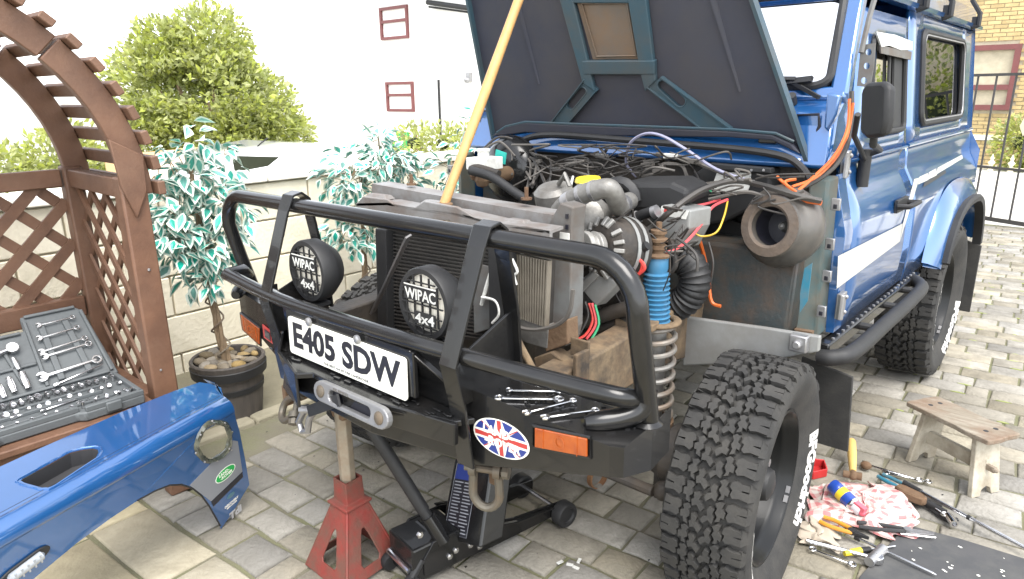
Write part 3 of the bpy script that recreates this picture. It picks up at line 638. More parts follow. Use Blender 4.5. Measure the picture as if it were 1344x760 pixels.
for lab, A, C, r_ in (('upper deep chrome socket in the lid of the case', (17, 471), (25, 486), .009), ('largest deep chrome socket low in the lid', (28, 490), (37, 511), .012), ('middle deep chrome socket low in the lid', (11, 497), (19, 516), .011), ('deep chrome socket at the picture edge low in the lid', (-2, 506), (6, 523), .010)):
    a, c = lid(*A), lid(*C); L = (c-a).length; b = B(); b.lathe([(r_*.6, -L/2+.006), (r_*.62, -L/2), (r_*.95, -L/2), (r_, -L/2+.003), (r_, L/2-.015), (r_*.85, L/2-.01), (r_*.85, L/2), (0, L/2)], (0, 0, r_*.6), (1, 0, 0), 14); tool('deep_socket', lab, 'socket', b, 'chrome', a, c, ln, 'deep sockets in the lid', bevel=0)
TZ = CZ+.038
def trayp(px, py): return U(px, py, z=TZ)
for lab, A, C, r_ in (('long thin bright bar lying in the case tray', (18, 549), (87, 526), .0055), ('shorter bar beside the long bright bar in the tray', (57, 540), (101, 525), .004)):
    a, c = trayp(*A), trayp(*C); L = (c-a).length; b = B(); b.cyl((-L/2, 0, .003), (L/2, 0, .003), r_, r_*.8, 8); b.box((-L/2, 0, .004), (.02, r_*2.4, r_*2.2)); tool('extension_bar', lab, 'extension bar', b, 'chrome', a, c)
sk = []
for r_ in (.0065, .0085, .011):
    b = B(); b.lathe([(r_*.55, .012), (r_*.6, .021), (r_*.95, .022), (r_, .02), (r_, .004), (r_*.9, 0), (0, 0)], (0, 0, 0), (0, 0, 1), 12); sk.append(b.me('socket', 'chrome'))
rr = random.Random(21); cnt = 0
for row, (x, n, lean) in enumerate(((-1.305, 22, .3), (-1.285, 22, .3), (-1.235, 18, .9), (-1.108, 15, .3), (-1.165, 6, 1.2))):
    for i in range(n):
        y = -.955-.028*i*(22/n if n < 20 else 1)*.95
        if row == 4: y = -.96 - .03*i
        k = 0 if row in (3,) else rr.choice((0, 1, 1, 2)) if i > 8 else rr.choice((0, 1))
        o = link('socket', sk[k], None, (x+rr.uniform(-.004, .004), y, CZ+.036), (rr.uniform(-.2, .2), lean+rr.uniform(-.2, .2), 0))
        tag(o, ('small chrome socket in the row nearest the lid of the case', 'small chrome socket in the second row from the case lid', 'larger chrome socket in the middle row of the case tray', 'tiny chrome socket in the row along the front edge of the case', 'small chrome socket lying in the short right hand row of the tray')[row], 'socket', 'sockets in the tray of the case')

# ================================================================ blue front wing leaning in the left foreground
WN = thing('car_wing', 'detached blue off road car front wing with badges on the paving', 'car wing', U(290, 695, z=0))
F0 = U(308, 526, z=.49); F1 = U(-2, 698, z=.49); T0 = U(290, 694, z=.002)
dW = (F1-F0).normalized(); nW = dW.cross(T0-F0).normalized()
if nW.x < 0: nW = -nW
eW = nW.cross(dW); eW = eW if eW.z < 0 else -eW
def wp(px, py, off=0): return UP(px, py, F0+nW*off, nW)
I0 = U(263, 500, z=.515); tn = dW.cross(I0-F0).normalized(); tn = tn if tn.z > 0 else -tn
gW = tn.cross(dW); gW = gW if gW.x < 0 else -gW
def tp(px, py, off=0): return UP(px, py, F0+tn*off, tn)
RF = .050
def fillmesh(b, outer, holes):
    bm = b.b; es = []
    for loop in [outer]+holes:
        vs = [bm.verts.new(p) for p in loop]
        for i in range(len(vs)): es.append(bm.edges.new((vs[i], vs[(i+1) % len(vs)])))
    bmesh.ops.triangle_fill(bm, use_beauty=True, use_dissolve=False, edges=es)
LEN = 1.12
low = [wp(*p) for p in ((290, 694), (284, 681), (275, 665), (265, 651), (253, 641), (238, 636), (222, 637), (204, 644), (180, 657), (145, 680), (100, 713), (48, 756), (2, 795))]
ext = low[-1]+dW*.30+eW*.02
hole = [wp(280+18*math.cos(R(a))*k-6*math.sin(R(a)), 579+24*math.sin(R(a))*k) for a, k in [(a, 1+.08*math.sin(R(a)*2+1)+.03*math.sin(R(a)*5)) for a in range(0, 360, 9)]]
top0 = F0 + eW*RF; top1 = F0+dW*LEN+eW*RF
side = low[::-1] + [wp(309, 666), wp(327, 636), wp(322, 606), wp(314, 566)] + [top0+eW*.02+dW*-.004, top0]
def dn(p, z=.006): return p + eW*((p.z-z)/-eW.z)
side = [top1, dn(top1), dn(top1-dW*.14), low[-1]+dW*.17+eW*.12, low[-1]+dW*.08+eW*.04] + side
b = B(); fillmesh(b, side, [hole]); o = kid(b.ob('wing_side', 'blue', None, smooth=0), WN); m = o.modifiers.new('thick', 'SOLIDIFY'); m.thickness = .0022; m.offset = 0
b = B()
# top panel with the vent opening
vent = [tp(*p) for p in ((27, 631), (30, 628), (60, 611.5), (92, 594), (106, 590.5), (121, 588.5), (128, 590), (129.5, 594), (126, 601), (100, 618), (73, 636), (66, 639.5), (55, 640.5), (32, 634))]
inner = [tp(*p) for p in ((262, 502), (230, 513), (160, 541), (100, 568), (50, 590), (0, 613))]
inner.append(inner[-1]+dW*.4)
topo = [F0+gW*RF, F0+dW*LEN+gW*RF] + inner[::-1] + [tp(275, 504), tp(290, 509)]
fillmesh(b, topo, [vent]); o = kid(b.ob('wing_top', 'blue', None, smooth=0), WN); m = o.modifiers.new('thick', 'SOLIDIFY'); m.thickness = .0022; m.offset = 0
b = B()
# rounded fold
rs = []
for i in range(13):
    p = F0 + dW*(LEN*i/12); c = p + eW*RF + gW*RF; A = (p+eW*RF)-c; C = (p+gW*RF)-c
    rs.append([c + A*math.cos(R(t*9))+C*math.sin(R(t*9)) for t in range(11)])
b.rings(rs, cap=False, closed_ring=False)
# front nose return
nose = [wp(327, 636), wp(322, 606), wp(314, 566), top0+eW*.02+dW*-.004, top0] + rs[0][1:] + [tp(290, 509), tp(275, 504)]
nb = [p - nW*.03 + gW*.012 - dW*.014 for p in nose]
b.rings([nose, nb], cap=False, closed_ring=False)
o = b.ob('wing_panel', 'blue', None, smooth=50, weld=.0006); kid(o, WN); m = o.modifiers.new('thick', 'SOLIDIFY'); m.thickness = .0022; m.offset = 0
# inner returns: vent duct and dark lining behind it
b = B(); vi = [p - tn*.05 for p in vent]; b.rings([[p-tn*.003 for p in vent], vi], cap=False); b.poly(vi); kid(b.ob('vent_duct', 'interior', smooth=0), WN)
b = B(); vv = [V((p-F0)) for p in vent]; cen = sum(vent, V())/len(vent)
b.tube([cen+(p-cen)*1.10+tn*.0015 for p in vent], .0028, 6, close=True); kid(b.ob('vent_rim', 'blue'), WN)
b = B(); hc = sum(hole, V())/len(hole); rr = random.Random(4)
b.rings([[hc+(p-hc)*k*(1+q*.05*(rr.random()-.5))+nW*(h+q*.004*rr.random()) for p in hole] for k, h, q in ((.96, -.004, 1), (.98, .003, 1), (1.06, .005, 1), (1.14, .006, 2), (1.22, .004, 1), (1.28, .0005, .5))], cap=False); o = kid(b.ob('lamp_hole_edge', 'resin' if 'resin' in M else 'galv'), WN)
b = B()
for i in range(9):
    p = hole[(i*5+2) % len(hole)]; b.ball(hc+(p-hc)*(1.1+.25*rr.random())+nW*.008, .004, 6)
kid(b.ob('rivet', 'steel'), WN)
b = B(); b.tube([wp(*p, .001) for p in ((289, 690), (284, 681), (275, 665), (265, 651), (253, 641), (238, 636), (222, 637), (204, 644), (180, 657))], .003, 6); kid(b.ob('arch_lip', 'blackmatt'), WN)
# seam line between top and fold
b = B(); b.tube([F0+gW*(RF+.012)+tn*.0006, F0+dW*LEN+gW*(RF+.012)+tn*.0006], .0011, 4); kid(b.ob('seam', 'blackmatt'), WN)
# decals on the side
xa = (wp(318, 625)-wp(276, 660)).normalized(); FW = frame(F0, xa, -eW)
def dec(nm, mt, pts, off=.0016):
    b = B(); b.prism([wp(*p, off) for p in pts], nW*.0006); return kid(b.ob(nm, mt, smooth=0), WN)
dec('grey_band', 'bandgrey', [(249, 637), (306, 578), (312, 579), (318, 619), (277, 658)])
dec('black_band', 'ink', [(277, 658.5), (318, 619.5), (319, 626), (280, 665)], .0017)
def ov(cx, cy, rx, ry, nm, mt, off):
    c = wp(cx, cy, off); F = frame(c, xa, -eW); b = B(); b.prism([F(rx*math.cos(R(a)), ry*math.sin(R(a))) for a in range(0, 360, 15)], nW*.0006); kid(b.ob(nm, mt, smooth=0), WN); return F
ov(296, 621.5, .047, .026, 'oval_badge', 'white', .0024); F = ov(296, 621.5, .0435, .0225, 'oval_badge', 'green', .0031)
sgn = 1 if xa.cross(-eW).dot(nW) > 0 else -1
def dt(F, t, cx, cy, w_, h_, mt='white', z=.0008):
    b = B(); b.text(t, lambda x, y, q: F(cx+x*w_, cy+y*h_, sgn*(z+q*.05))); return kid(b.ob('lettering', mt, smooth=0), WN)
dt(F, 'LAND-', -.006, .008, .048, .0125); dt(F, '-ROVER', .004, -.0075, .056, .0125)
c = wp(309, 672, .0016); F = frame(c, xa, -eW); dt(F, 'Tdi', 0, 0, .060, .034, 'labelgrey2')
c = wp(304, 660, .0016); F = frame(c, xa, -eW); dt(F, 'DISCOVERY', 0, .004, .066, .010); dt(F, 'SERVICES', 0, -.008, .050, .007)
ov(303, 650, .018, .010, 'oval_badge', 'tealp', .0018)
# side repeater
c = wp(31, 742, .002); xr = (wp(46, 729)-wp(14, 753)).normalized(); F = frame(c, xr, -eW); b = B()
b.prism([F(.040*math.cos(R(a))+(.028 if math.cos(R(a)) > 0 else -.028), .019*math.sin(R(a)), 0) for a in range(0, 360, 12)], nW*.006); kid(b.ob('repeater_base', 'blackmatt', bevel=.002), WN)
b = B(); 
b.tube([F(-.046, 0, sgn*.008), F(-.040, 0, sgn*.009), F(.040, 0, sgn*.009), F(.046, 0, sgn*.008)], [.006, .013, .013, .006], 12)
for k in range(5): b.bar(F(-.032+.016*k, -.013, sgn*.019), F(-.032+.016*k, .013, sgn*.019), .004, .004, nW)
kid(b.ob('repeater_lens', 'clearlens'), WN)

# ================================================================ potted variegated trees
def leaf_mesh(L, W, bend, seed):
    rr = random.Random(seed); b = B(); o = [(0, 0), (.18, .30), (.42, .5), (.70, .34), (1, 0), (.70, -.36), (.42, -.5), (.18, -.28)]
    def P(x, y, k=1): return V((x*L, y*W*k, -bend*L*x*x + .12*W*abs(y)*2))
    ou = [b.b.verts.new(P(x, y*rr.uniform(.85, 1.15))) for x, y in o]; inn = [b.b.verts.new(P(.08+x*.78, y*.56)+V((0, 0, .0008))) for x, y in o]
    mid = [b.b.verts.new(P(x, 0)) for x in (.06+.42*.84,)]
    b.mi = 0
    for i in range(8): b.f([inn[i], inn[(i+1) % 8], mid[0]])
    b.mi = 1
    for i in range(8): b.f([ou[i], ou[(i+1) % 8], inn[(i+1) % 8], inn[i]])
    return b.me('leaf', ['leaf', 'leafw'], smooth=0, norm=False)
LFM = [leaf_mesh(.088, .050, .25, 1), leaf_mesh(.074, .046, .5, 2), leaf_mesh(.098, .046, .1, 3), leaf_mesh(.064, .042, .35, 4)]
def potted(label, base, lobes, nleaf, seed, lean, tall, pot=True, plabel=None):
    base = V(base); rr = random.Random(seed)
    t = thing('potted_tree', label, 'potted tree', base, 'variegated potted trees along the wall')
    tp0 = base+V((0, 0, .22)); tp1 = base+V(lean)+V((0, 0, tall*.45)); tp2 = base+V(lean)*1.0+V((0, 0, tall*.95))
    for k in range(3):
        b = B(); n = 22; P = []
        for i in range(n+1):
            q = i/n; p = (1-q)**2*tp0 + 2*q*(1-q)*tp1 + q*q*tp2; a = q*9+k*2.1
            P.append(p+V((math.cos(a), math.sin(a), 0))*.013*(1-.6*q))
        b.tube(P, [.013*(1-.6*i/n) for i in range(n+1)], 7); kid(b.ob('stem', 'bark'), t)
    b = B(); P = []
    for i in range(40):
        q = i/39*.5; p = (1-q)**2*tp0 + 2*q*(1-q)*tp1 + q*q*tp2; a = q*38; P.append(p+V((math.cos(a), math.sin(a), 0))*(.030+.006*math.sin(i)))
    b.tube(P, .0045, 5); kid(b.ob('vine', 'oldwood'), t)
    tot = sum(l[1]**2 for l in lobes); tw = B()
    for c, r_, sq in lobes:
        c = V(c)
        for i in range(int(nleaf*r_*r_/tot)):
            d = V((rr.gauss(0, 1), rr.gauss(0, 1), rr.gauss(0, 1))).normalized(); q = rr.random()**.4
            p = c+V((d.x*sq[0], d.y*sq[1], d.z*sq[2]))*r_*q
            rz = math.atan2(d.y, d.x)+rr.gauss(0, .7)
            if pot and rr.random() < .22: tw.tube([c.lerp(p, .3), p], .0022, 4, cap=False)
            kid(link('leaf', rr.choice(LFM), None, p, (rr.gauss(0, .45), rr.gauss(.35, .45)-d.z*.5, rz)), t)
    if pot: tag(kid(tw.ob('twigs', 'bark'), t), kind='stuff')
    b = B(); b.lathe([(.0, 0), (.130, 0), (.143, .10), (.150, .20), (.160, .205), (.168, .26), (.172, .285), (.166, .292), (.155, .288), (.148, .25), (0, .24)], base, (0, 0, 1), 40); kid(b.ob('barrel_pot', 'pot', smooth=40), t)
    b = B(); b.lathe([(.1475, .135), (.151, .137), (.153, .163), (.1495, .165)], base, (0, 0, 1), 40, cap=False); b.lathe([(.166, .215), (.171, .217), (.174, .258), (.170, .262)], base, (0, 0, 1), 40, cap=False); kid(b.ob('hoop', 'blackmatt'), t)
    return t
TB = V((-1.61, -.355, 0))
potted('nearest variegated potted tree with twisted trunk in a barrel pot', TB,
  [((-1.60, -.46, .82), .155, (1, 1, .9)), ((-1.60, -.34, .83), .145, (1, 1, .9)), ((-1.62, -.48, .98), .14, (1, 1, 1)), ((-1.58, -.30, 1.02), .15, (1, 1, 1.0)), ((-1.60, -.42, 1.16), .12, (1, .9, 1.1)), ((-1.60, -.26, 1.20), .085, (1, .8, 1.2)), ((-1.6, -.38, 1.30), .075, (1, .8, 1.5)), ((-1.56, -.42, .70), .09, (1, 1, .8)), ((-1.6, -.56, 1.12), .07, (1, 1, 1.3)), ((-1.6, -.54, .90), .12, (1, 1, 1.0)), ((-1.6, -.50, 1.24), .06, (1, 1, 1.3))], 640, 31, (.0, -.05, 0), 1.25)
potted('middle variegated potted tree behind the left end of the radiator', (-1.85, .62, 0), [((-1.8, .55, 1.02), .20, o1), ((-1.8, .78, 1.1), .19, o1), ((-1.82, .98, 1.04), .15, o1), ((-1.8, .52, .76), .15, o1), ((-1.8, .68, .72), .11, o1), ((-1.82, .8, 1.24), .09, (1, 1, 1.2))], 460, 32, (0, .05, 0), 1.2)
potted('farthest variegated potted tree half hidden by the raised bonnet', (-1.85, 1.5, 0), [((-1.8, 1.35, 1.02), .17, o1), ((-1.8, 1.62, 1.15), .19, o1), ((-1.8, 1.85, 1.1), .2, o1), ((-1.8, 1.66, 1.30), .11, o1), ((-1.8, 1.5, .85), .15, o1)], 280, 33, (0, .1, 0), 1.3)
PBM = []
for k in range(5):
    b = B(); b.ball((0, 0, 0), 1, 8, (1, .72+.05*k, .55)); 
    for v in b.b.verts: v.co += v.co*.16*NZ.noise(v.co*1.7+V((k*3.1, 0, 0)))
    PBM.append(b.me('pebble', 'pebble', smooth=60))
rr = random.Random(8); n = 0
for ring, (rad, cnt_) in enumerate(((.122, 12), (.080, 8), (.045, 5))):
    for i in range(cnt_):
        a = 6.283*i/cnt_+rr.uniform(-.12, .12); sz = rr.uniform(.024, .038)
        o = link('pebble', PBM[rr.randrange(5)], None, (TB.x+rad*math.cos(a), TB.y+rad*math.sin(a), .262+.016*(2-ring)*.5+rr.uniform(0, .010)), (rr.uniform(-.4, .4), rr.uniform(-.4, .4), rr.uniform(0, 6)))
        o.scale = (sz*1.15, sz, sz); tag(o, 'rounded tan pebble lying round the twisted trunk in the barrel pot', 'pebble', 'pebbles in the barrel pot')
# ================================================================ the off road car
LR = thing('off_road_car', 'blue off road car with its front wings off and bonnet propped open', 'car', (0, 0, 0))
def part(nm, mt, b, par=None, **k): return b.ob(nm, mt, par or LR, **k)
XT = [(.55, .80), (.70, .825), (.85, .84), (1.0, .84), (1.10, .828), (1.16, .80), (1.19, .782), (1.25, .778), (1.36, .765), (1.7, .728), (1.9, .705)]
def SX(y, z, o=0):
    z2 = z+.02*(y-.5)
    if z2 <= XT[0][0]: return XT[0][1]+o
    for (a, c), (d, e) in zip(XT, XT[1:]):
        if z2 <= d: return c+(e-c)*(z2-a)/(d-a)+o
    return XT[-1][1]+o
def side(px, py, o=0):
    x = .8
    for i in range(25): p = U(px, py, x=x); x = .5*x+.5*SX(p.y, p.z)
    return V((SX(p.y, p.z)+o, p.y, p.z))
def sidep(y, z, o=0, sg=1): return V((sg*SX(y, z, o), y, z))
def lin(a, b, n): return [a+(b-a)*i/n for i in range(n+1)]
def side_panel(nm, y0, y1, z0, z1, sg=1, mt='blue', win=None, arch=None, off=0, slope=0, front=None):
    zs = sorted(set([round(z, 4) for z in ([z0, z1] + [z for z in (.62, .70, .78, .85, .92, 1.0, 1.05, 1.10, 1.13, 1.16, 1.175, 1.19, 1.22, 1.25, 1.36, 1.5, 1.6, 1.7) if z0+.012 < z < z1-.012] + (list(win[2:]) if win else []))]))
    ys = lin(y0, y1, max(2, int((y1-y0)/(.025 if arch else .12)))); 
    if win: ys = sorted(set([round(y, 4) for y in ys if abs(y-win[0]) > .02 and abs(y-win[1]) > .02] + [win[0], win[1]]))
    b = B(); vv = {}
    def vert(y, z):
        yy = y
        if front and z > front[0]: yy = y + (front[1]*(z-front[0]))*(1-(y-y0)/(y1-y0))
        k = (round(y, 4), round(z, 4))
        if k not in vv: vv[k] = b.b.verts.new(sidep(yy, z, off, sg))
        return vv[k]
    for i in range(len(ys)-1):
        for j in range(len(zs)-1):
            yc = (ys[i]+ys[i+1])/2; zc = (zs[j]+zs[j+1])/2
            if win and win[0] < yc < win[1] and win[2] < zc < win[3]: continue
            if arch and ((yc-arch[0])/arch[2])**2+((zc-arch[1])/arch[3])**2 < 1: continue
            b.f([vert(ys[i], zs[j]), vert(ys[i+1], zs[j]), vert(ys[i+1], zs[j+1]), vert(ys[i], zs[j+1])])
    o = part(nm, mt, b, smooth=28); m = o.modifiers.new('thick', 'SOLIDIFY'); m.thickness = .012; m.offset = -1
    return o
def loop_tube(nm, mt, pts, r, n=8, par=None): b = B(); b.tube(pts, r, n, close=True); return part(nm, mt, b, par)
def rrect(y0, y1, z0, z1, r_, o, sg=1):
    P = []
    for (cy, cz, a) in ((y1-r_, z1-r_, 0), (y0+r_, z1-r_, 90), (y0+r_, z0+r_, 180), (y1-r_, z0+r_, 270)):
        for i in range(5): t = R(a+22.5*i); P.append(sidep(cy+r_*math.cos(t), cz+r_*math.sin(t), o, sg))
    return P
def pane(nm, y0, y1, z0, z1, o, sg, par):
    b = B(); b.poly([sidep(y0, z0, o, sg), sidep(y1, z0, o, sg), sidep(y1, z1, o, sg), sidep(y0, z1, o, sg)]); return part(nm, 'glass', b, par, smooth=0)
for sg in (1, -1):
    d = side_panel('door', .615, 1.468, .705, 1.262, sg)
    dt_ = side_panel('door_top', .70, 1.468, 1.268, 1.755, sg, win=(.955, 1.42, 1.335, 1.665), front=(1.268, .28))
    loop_tube('door_window_seal', 'blackmatt', rrect(.955, 1.42, 1.335, 1.665, .03, .001, sg), .011)
    pane('door_glass', .95, 1.425, 1.33, 1.67, -.016, sg, dt_)
    b = B(); b.prism([sidep(1.20, 1.335, -.012, sg), sidep(1.225, 1.335, -.012, sg), sidep(1.235, 1.665, -.012, sg), sidep(1.215, 1.665, -.012, sg)], (sg*.008, 0, 0)); b.prism([sidep(1.28, 1.335, -.012, sg), sidep(1.40, 1.335, -.012, sg), sidep(1.40, 1.665, -.012, sg), sidep(1.28, 1.665, -.012, sg)], (sg*.008, 0, 0)); part('window_channel', 'blackmatt', b, smooth=0)
    q = side_panel('rear_side', 1.482, 2.99, .690, 1.262, sg, arch=(2.36, .45, .535, .535))
    t_ = side_panel('rear_side_top', 1.482, 2.97, 1.270, 1.795, sg, win=(1.70, 2.63, 1.345, 1.72))
    loop_tube('rear_window_seal', 'blackmatt', rrect(1.70, 2.63, 1.345, 1.72, .05, .002, sg), .016)
    loop_tube('rear_window_trim', 'steel', rrect(1.71, 2.62, 1.355, 1.71, .05, .013, sg), .0035, 6)
    pane('rear_side_glass', 1.69, 2.64, 1.335, 1.73, -.010, sg, t_)
    b = B(); b.tube([sidep(y, 1.266-.0, .004, sg) for y in lin(1.482, 2.97, 8)], .009, 8); part('waist_capping', 'blue', b)
    b = B(); b.tube([sidep(y, 1.262, .004, sg) for y in lin(.66, 1.465, 6)], .007, 8); part('waist_capping', 'blue', b)
    # gutter and roof edge
    b = B(); b.rings([[V((sg*x, y, z)) for x, z in ((.715, 1.79), (.742, 1.795), (.745, 1.812), (.735, 1.815), (.730, 1.803), (.714, 1.805))] for y in (.80, 1.5, 2.2, 3.0)]); part('gutter', 'blue', b, smooth=0)
    for y in (1.52, 2.0, 2.72):
        b = B(); b.box((sg*.745, y, 1.82), (.022, .04, .05)); b.tube([(sg*.735, y-.02, 1.79), (sg*.765, y-.02, 1.80), (sg*.765, y-.02, 1.86), (sg*.72, y-.02, 1.93)], .011, 6); b.tube([(sg*.735, y+.02, 1.79), (sg*.765, y+.02, 1.80), (sg*.765, y+.02, 1.86), (sg*.72, y+.02, 1.93)], .007, 6); part('roof_rack_foot', 'blackmatt', b)
# roof
b = B(); prof = [(.714, 1.803), (.705, 1.90), (.66, 1.96), (.5, 1.985), (0, 2.0)]
prof = prof + [(-x, z) for x, z in prof[-2::-1]]
b.rings([[V((x, y, z-dz)) for x, z in prof] for y, dz in ((.80, .05), (.86, .0), (1.9, 0), (2.95, .0), (2.99, .03))], cap=False, closed_ring=False)
b.poly([V((x, 2.99, z-.03)) for x, z in prof]); b.poly([V((x, .80, z-.05)) for x, z in prof]); part('roof', 'blue', b, smooth=40)
b = B(); b.poly([(-.83, 2.985, .70), (.83, 2.985, .70), (.83, 2.985, 1.15), (.775, 2.985, 1.25), (.712, 2.985, 1.80), (-.712, 2.985, 1.80), (-.775, 2.985, 1.25), (-.83, 2.985, 1.15)]); part('rear_panel', 'blue', b, smooth=0)
b = B(); b.box((0, 1.9, .74), (1.5, 2.1, .04)); b.box((0, .64, 1.2), (1.42, .22, .20)); b.box((0, 2.0, 1.0), (1.45, .03, .5)); part('cabin_lining', 'interior', b, smooth=0)
for sx in (-.38, .38):
    b = B(); b.box((sx, 1.25, .96), (.48, .46, .14)); b.box((sx, 1.50, 1.22), (.46, .12, .52), MX.Rotation(R(-10), 3, 'X')); b.box((sx, 1.55, 1.56), (.24, .09, .16)); part('seat', 'interior', b, bevel=.04)
b = B(); b.lathe([(.185, -.012), (.20, 0), (.185, .012), (.175, 0), (.185, -.012)], (.38, .86, 1.27), (0, .75, .5), 24, cap=False); b.cyl((.38, .86, 1.27), (.38, .72, 1.18), .02); b.box((.38, .86, 1.27), (.36, .02, .03)); part('steering_wheel', 'interior', b)
# scuttle, windscreen frame
b = B(); b.prism([(.785, .47, 1.255), (.785, .66, 1.255), (.775, .66, 1.42), (.765, .655, 1.465), (.765, .60, 1.465), (.775, .53, 1.42)], (-1.56, 0, 0)); b.b.verts.ensure_lookup_table()
for v in b.b.verts:
    if v.co.x < -.5: v.co.x = -.785 if v.co.z < 1.3 else -.77
part('scuttle', 'blue', b, bevel=.015)
WS = lambda x, t: V((x*(1-.055*t), .61+.20*t, 1.462+.345*t))
b = B(); W0, W1 = .772, 0
def wsbar(x0, t0, x1, t1, wd): b.bar(WS(x0, t0), WS(x1, t1), wd, .05, V((0, -.86, .5)))
wsbar(-.775, .03, .775, .03, .045); wsbar(-.775, .97, .775, .97, .05); wsbar(-.752, 0, -.752, 1, .055); wsbar(.752, 0, .752, 1, .055); part('windscreen_frame', 'blue', b, bevel=.01)
b = B(); P = []
for cx, ct, a in ((.66, .85, 0), (-.66, .85, 90), (-.66, .18, 180), (.66, .18, 270)):
    for i in range(5): t = R(a+22.5*i); P.append(WS(cx+.06*math.cos(t), ct+.10*math.sin(t))+V((0, -.022, .012)))
ws_ = loop_tube('windscreen_seal', 'blackmatt', P, .014)
b = B(); b.poly([WS(x, t)+V((0, -.008, .004)) for x, t in ((-.73, .05), (.73, .05), (.73, .95), (-.73, .95))]); part('windscreen', 'screen', b, ws_, smooth=0)
b = B(); b.tube([WS(.62, -.02)+V((0, -.05, 0)), WS(.45, .10)+V((0, -.05, .02)), WS(.15, .13)+V((0, -.045, .02))], [.008, .007, .005], 6); b.bar(WS(.62, .12)+V((0, -.04, .02)), WS(.10, .16)+V((0, -.04, .02)), .012, .02, V((0, -.8, .5))); b.cyl((.62, .57, 1.45), (.62, .55, 1.475), .016); part('wiper', 'blackmatt', b)
for sg in (1, -1):     # scuttle vent flaps
    c = [U(*p, y=.525) for p in ((1047, 151), (1076, 150), (1077, 165), (1070, 180), (1050, 184))]; cc = sum(c, V())/5
    P = [V((sg*p.x, p.y-.008, p.z)) for p in c]; b = B(); b.prism(P, (0, .01, 0)); o = part('vent_flap', 'blue', b, bevel=.004); b = B(); b.tube([p+V((0, -.002, 0)) for p in P], .005, 6, close=True); part('vent_seal', 'ink', b, o)
b = B(); P = [U(*p, y=.50) for p in ((1085, 122), (1103, 125), (1098, 150), (1086, 172), (1081, 168))]; b.prism(P, (0, .03, 0)); part('scuttle_catch', 'blue', b, bevel=.006)
b = B(); P = [U(*p, y=.66) for p in ((1117, 60), (1136, 57), (1133, 92), (1129, 115), (1112, 113))]; P = [p+V((.03, 0, 0)) for p in P]
fillmesh(b, P, [[U(px+4.2*math.cos(R(a)), py+4.6*math.sin(R(a)), y=.66)+V((.03, 0, 0)) for a in range(0, 360, 45)] for px, py in ((1127, 69), (1124.5, 87), (1121, 106))]); o = part('mounting_plate', 'galv', b, smooth=0); m = o.modifiers.new('t', 'SOLIDIFY'); m.thickness = .005
b = B(); b.tube([(.80, .70, 1.80), (.795, .66, 1.70), (.79, .64, 1.60)], .009, 6); part('bracket_arm', 'galv', b)
# door hinges, handle, mirror
for px, py in ((1099, 399), (1105, 215)):
    p = side(px, py, .012); b = B(); b.box((p.x, p.y-.005, p.z), (.016, .055, .085)); b.cyl((p.x+.008, p.y-.03, p.z-.042), (p.x+.008, p.y-.03, p.z+.042), .010, n=10)
    for dz in (-.026, .026): b.ball((p.x+.010, p.y+.01, p.z+dz), .008, 8)
    part('door_hinge', 'steel', b, bevel=.003)
p = side(1180, 268, .02); b = B(); b.box((p.x-.012, p.y, p.z), (.014, .16, .05)); b.tube([(p.x-.01, p.y-.08, p.z), (p.x+.03, p.y-.07, p.z+.003), (p.x+.032, p.y+.07, p.z+.003), (p.x-.01, p.y+.08, p.z)], .010, 8, flat=1.5); part('door_handle', 'blackmatt', b, bevel=.003)
b = B(); P = [U(px, py, x=.98) for px, py in ((1131, 112), (1136, 106), (1160, 105), (1164, 110), (1164, 172), (1157, 182), (1133, 180), (1128, 172))]
MN = (V((-.72, -.69, 0))).normalized(); mc = U(1146, 144, x=.95); MR = V((MN.y, -MN.x, 0)); MR = MR if MR.x > 0 else -MR
P = [UP(px, py, mc, MN) for px, py in ((1128, 118), (1135, 106), (1158, 104), (1165, 110), (1163, 160), (1157, 182), (1136, 185), (1126, 175))]
b.rings([[mc+(p-mc)*.93 for p in P], [mc+(p-mc)*.93-MN*.012 for p in P], [mc+(p-mc)*.84-MN*.032 for p in P]]); part('door_mirror', 'blackmatt', b, bevel=.010, smooth=50)
b = B(); a = side(1125, 225, .02); b.tube([a+V((0, 0, -.05)), a+V((0, 0, .075))], .020, 12); b.tube([a+V((0, 0, .055)), a+V((.045, -.01, .075)), U(1146, 190, x=.95), U(1147, 180, x=.95)], .010, 8); b.tube([a+V((0, 0, .04)), U(1121, 178, x=.86), U(1126, 150, x=.88)], .008, 8); part('mirror_arm', 'blackmatt', b)
b = B(); b.bar(U(1022, 109, y=.60), U(1066, 104, y=.58), .02, .012, V((0, -.8, .5))); b.bar(U(1040, 108, y=.59), U(1075, 128, y=.56), .012, .012); part('wiper_blade', 'blackmatt', b)
b = B(); q = [side(*p, .012) for p in ((1143, 42), (1168, 46), (1191, 55), (1191, 66), (1176, 66), (1160, 60), (1150, 62))]; b.prism(q, (.006, 0, 0)); part('wind_deflector', 'label', b, smooth=0)
b = B(); q = [side(*p, .010) for p in ((1149, 60), (1191, 68), (1190, 79), (1150, 70))]; b.prism(q, (.006, 0, 0)); part('deflector_lip', 'galv', b, smooth=0)
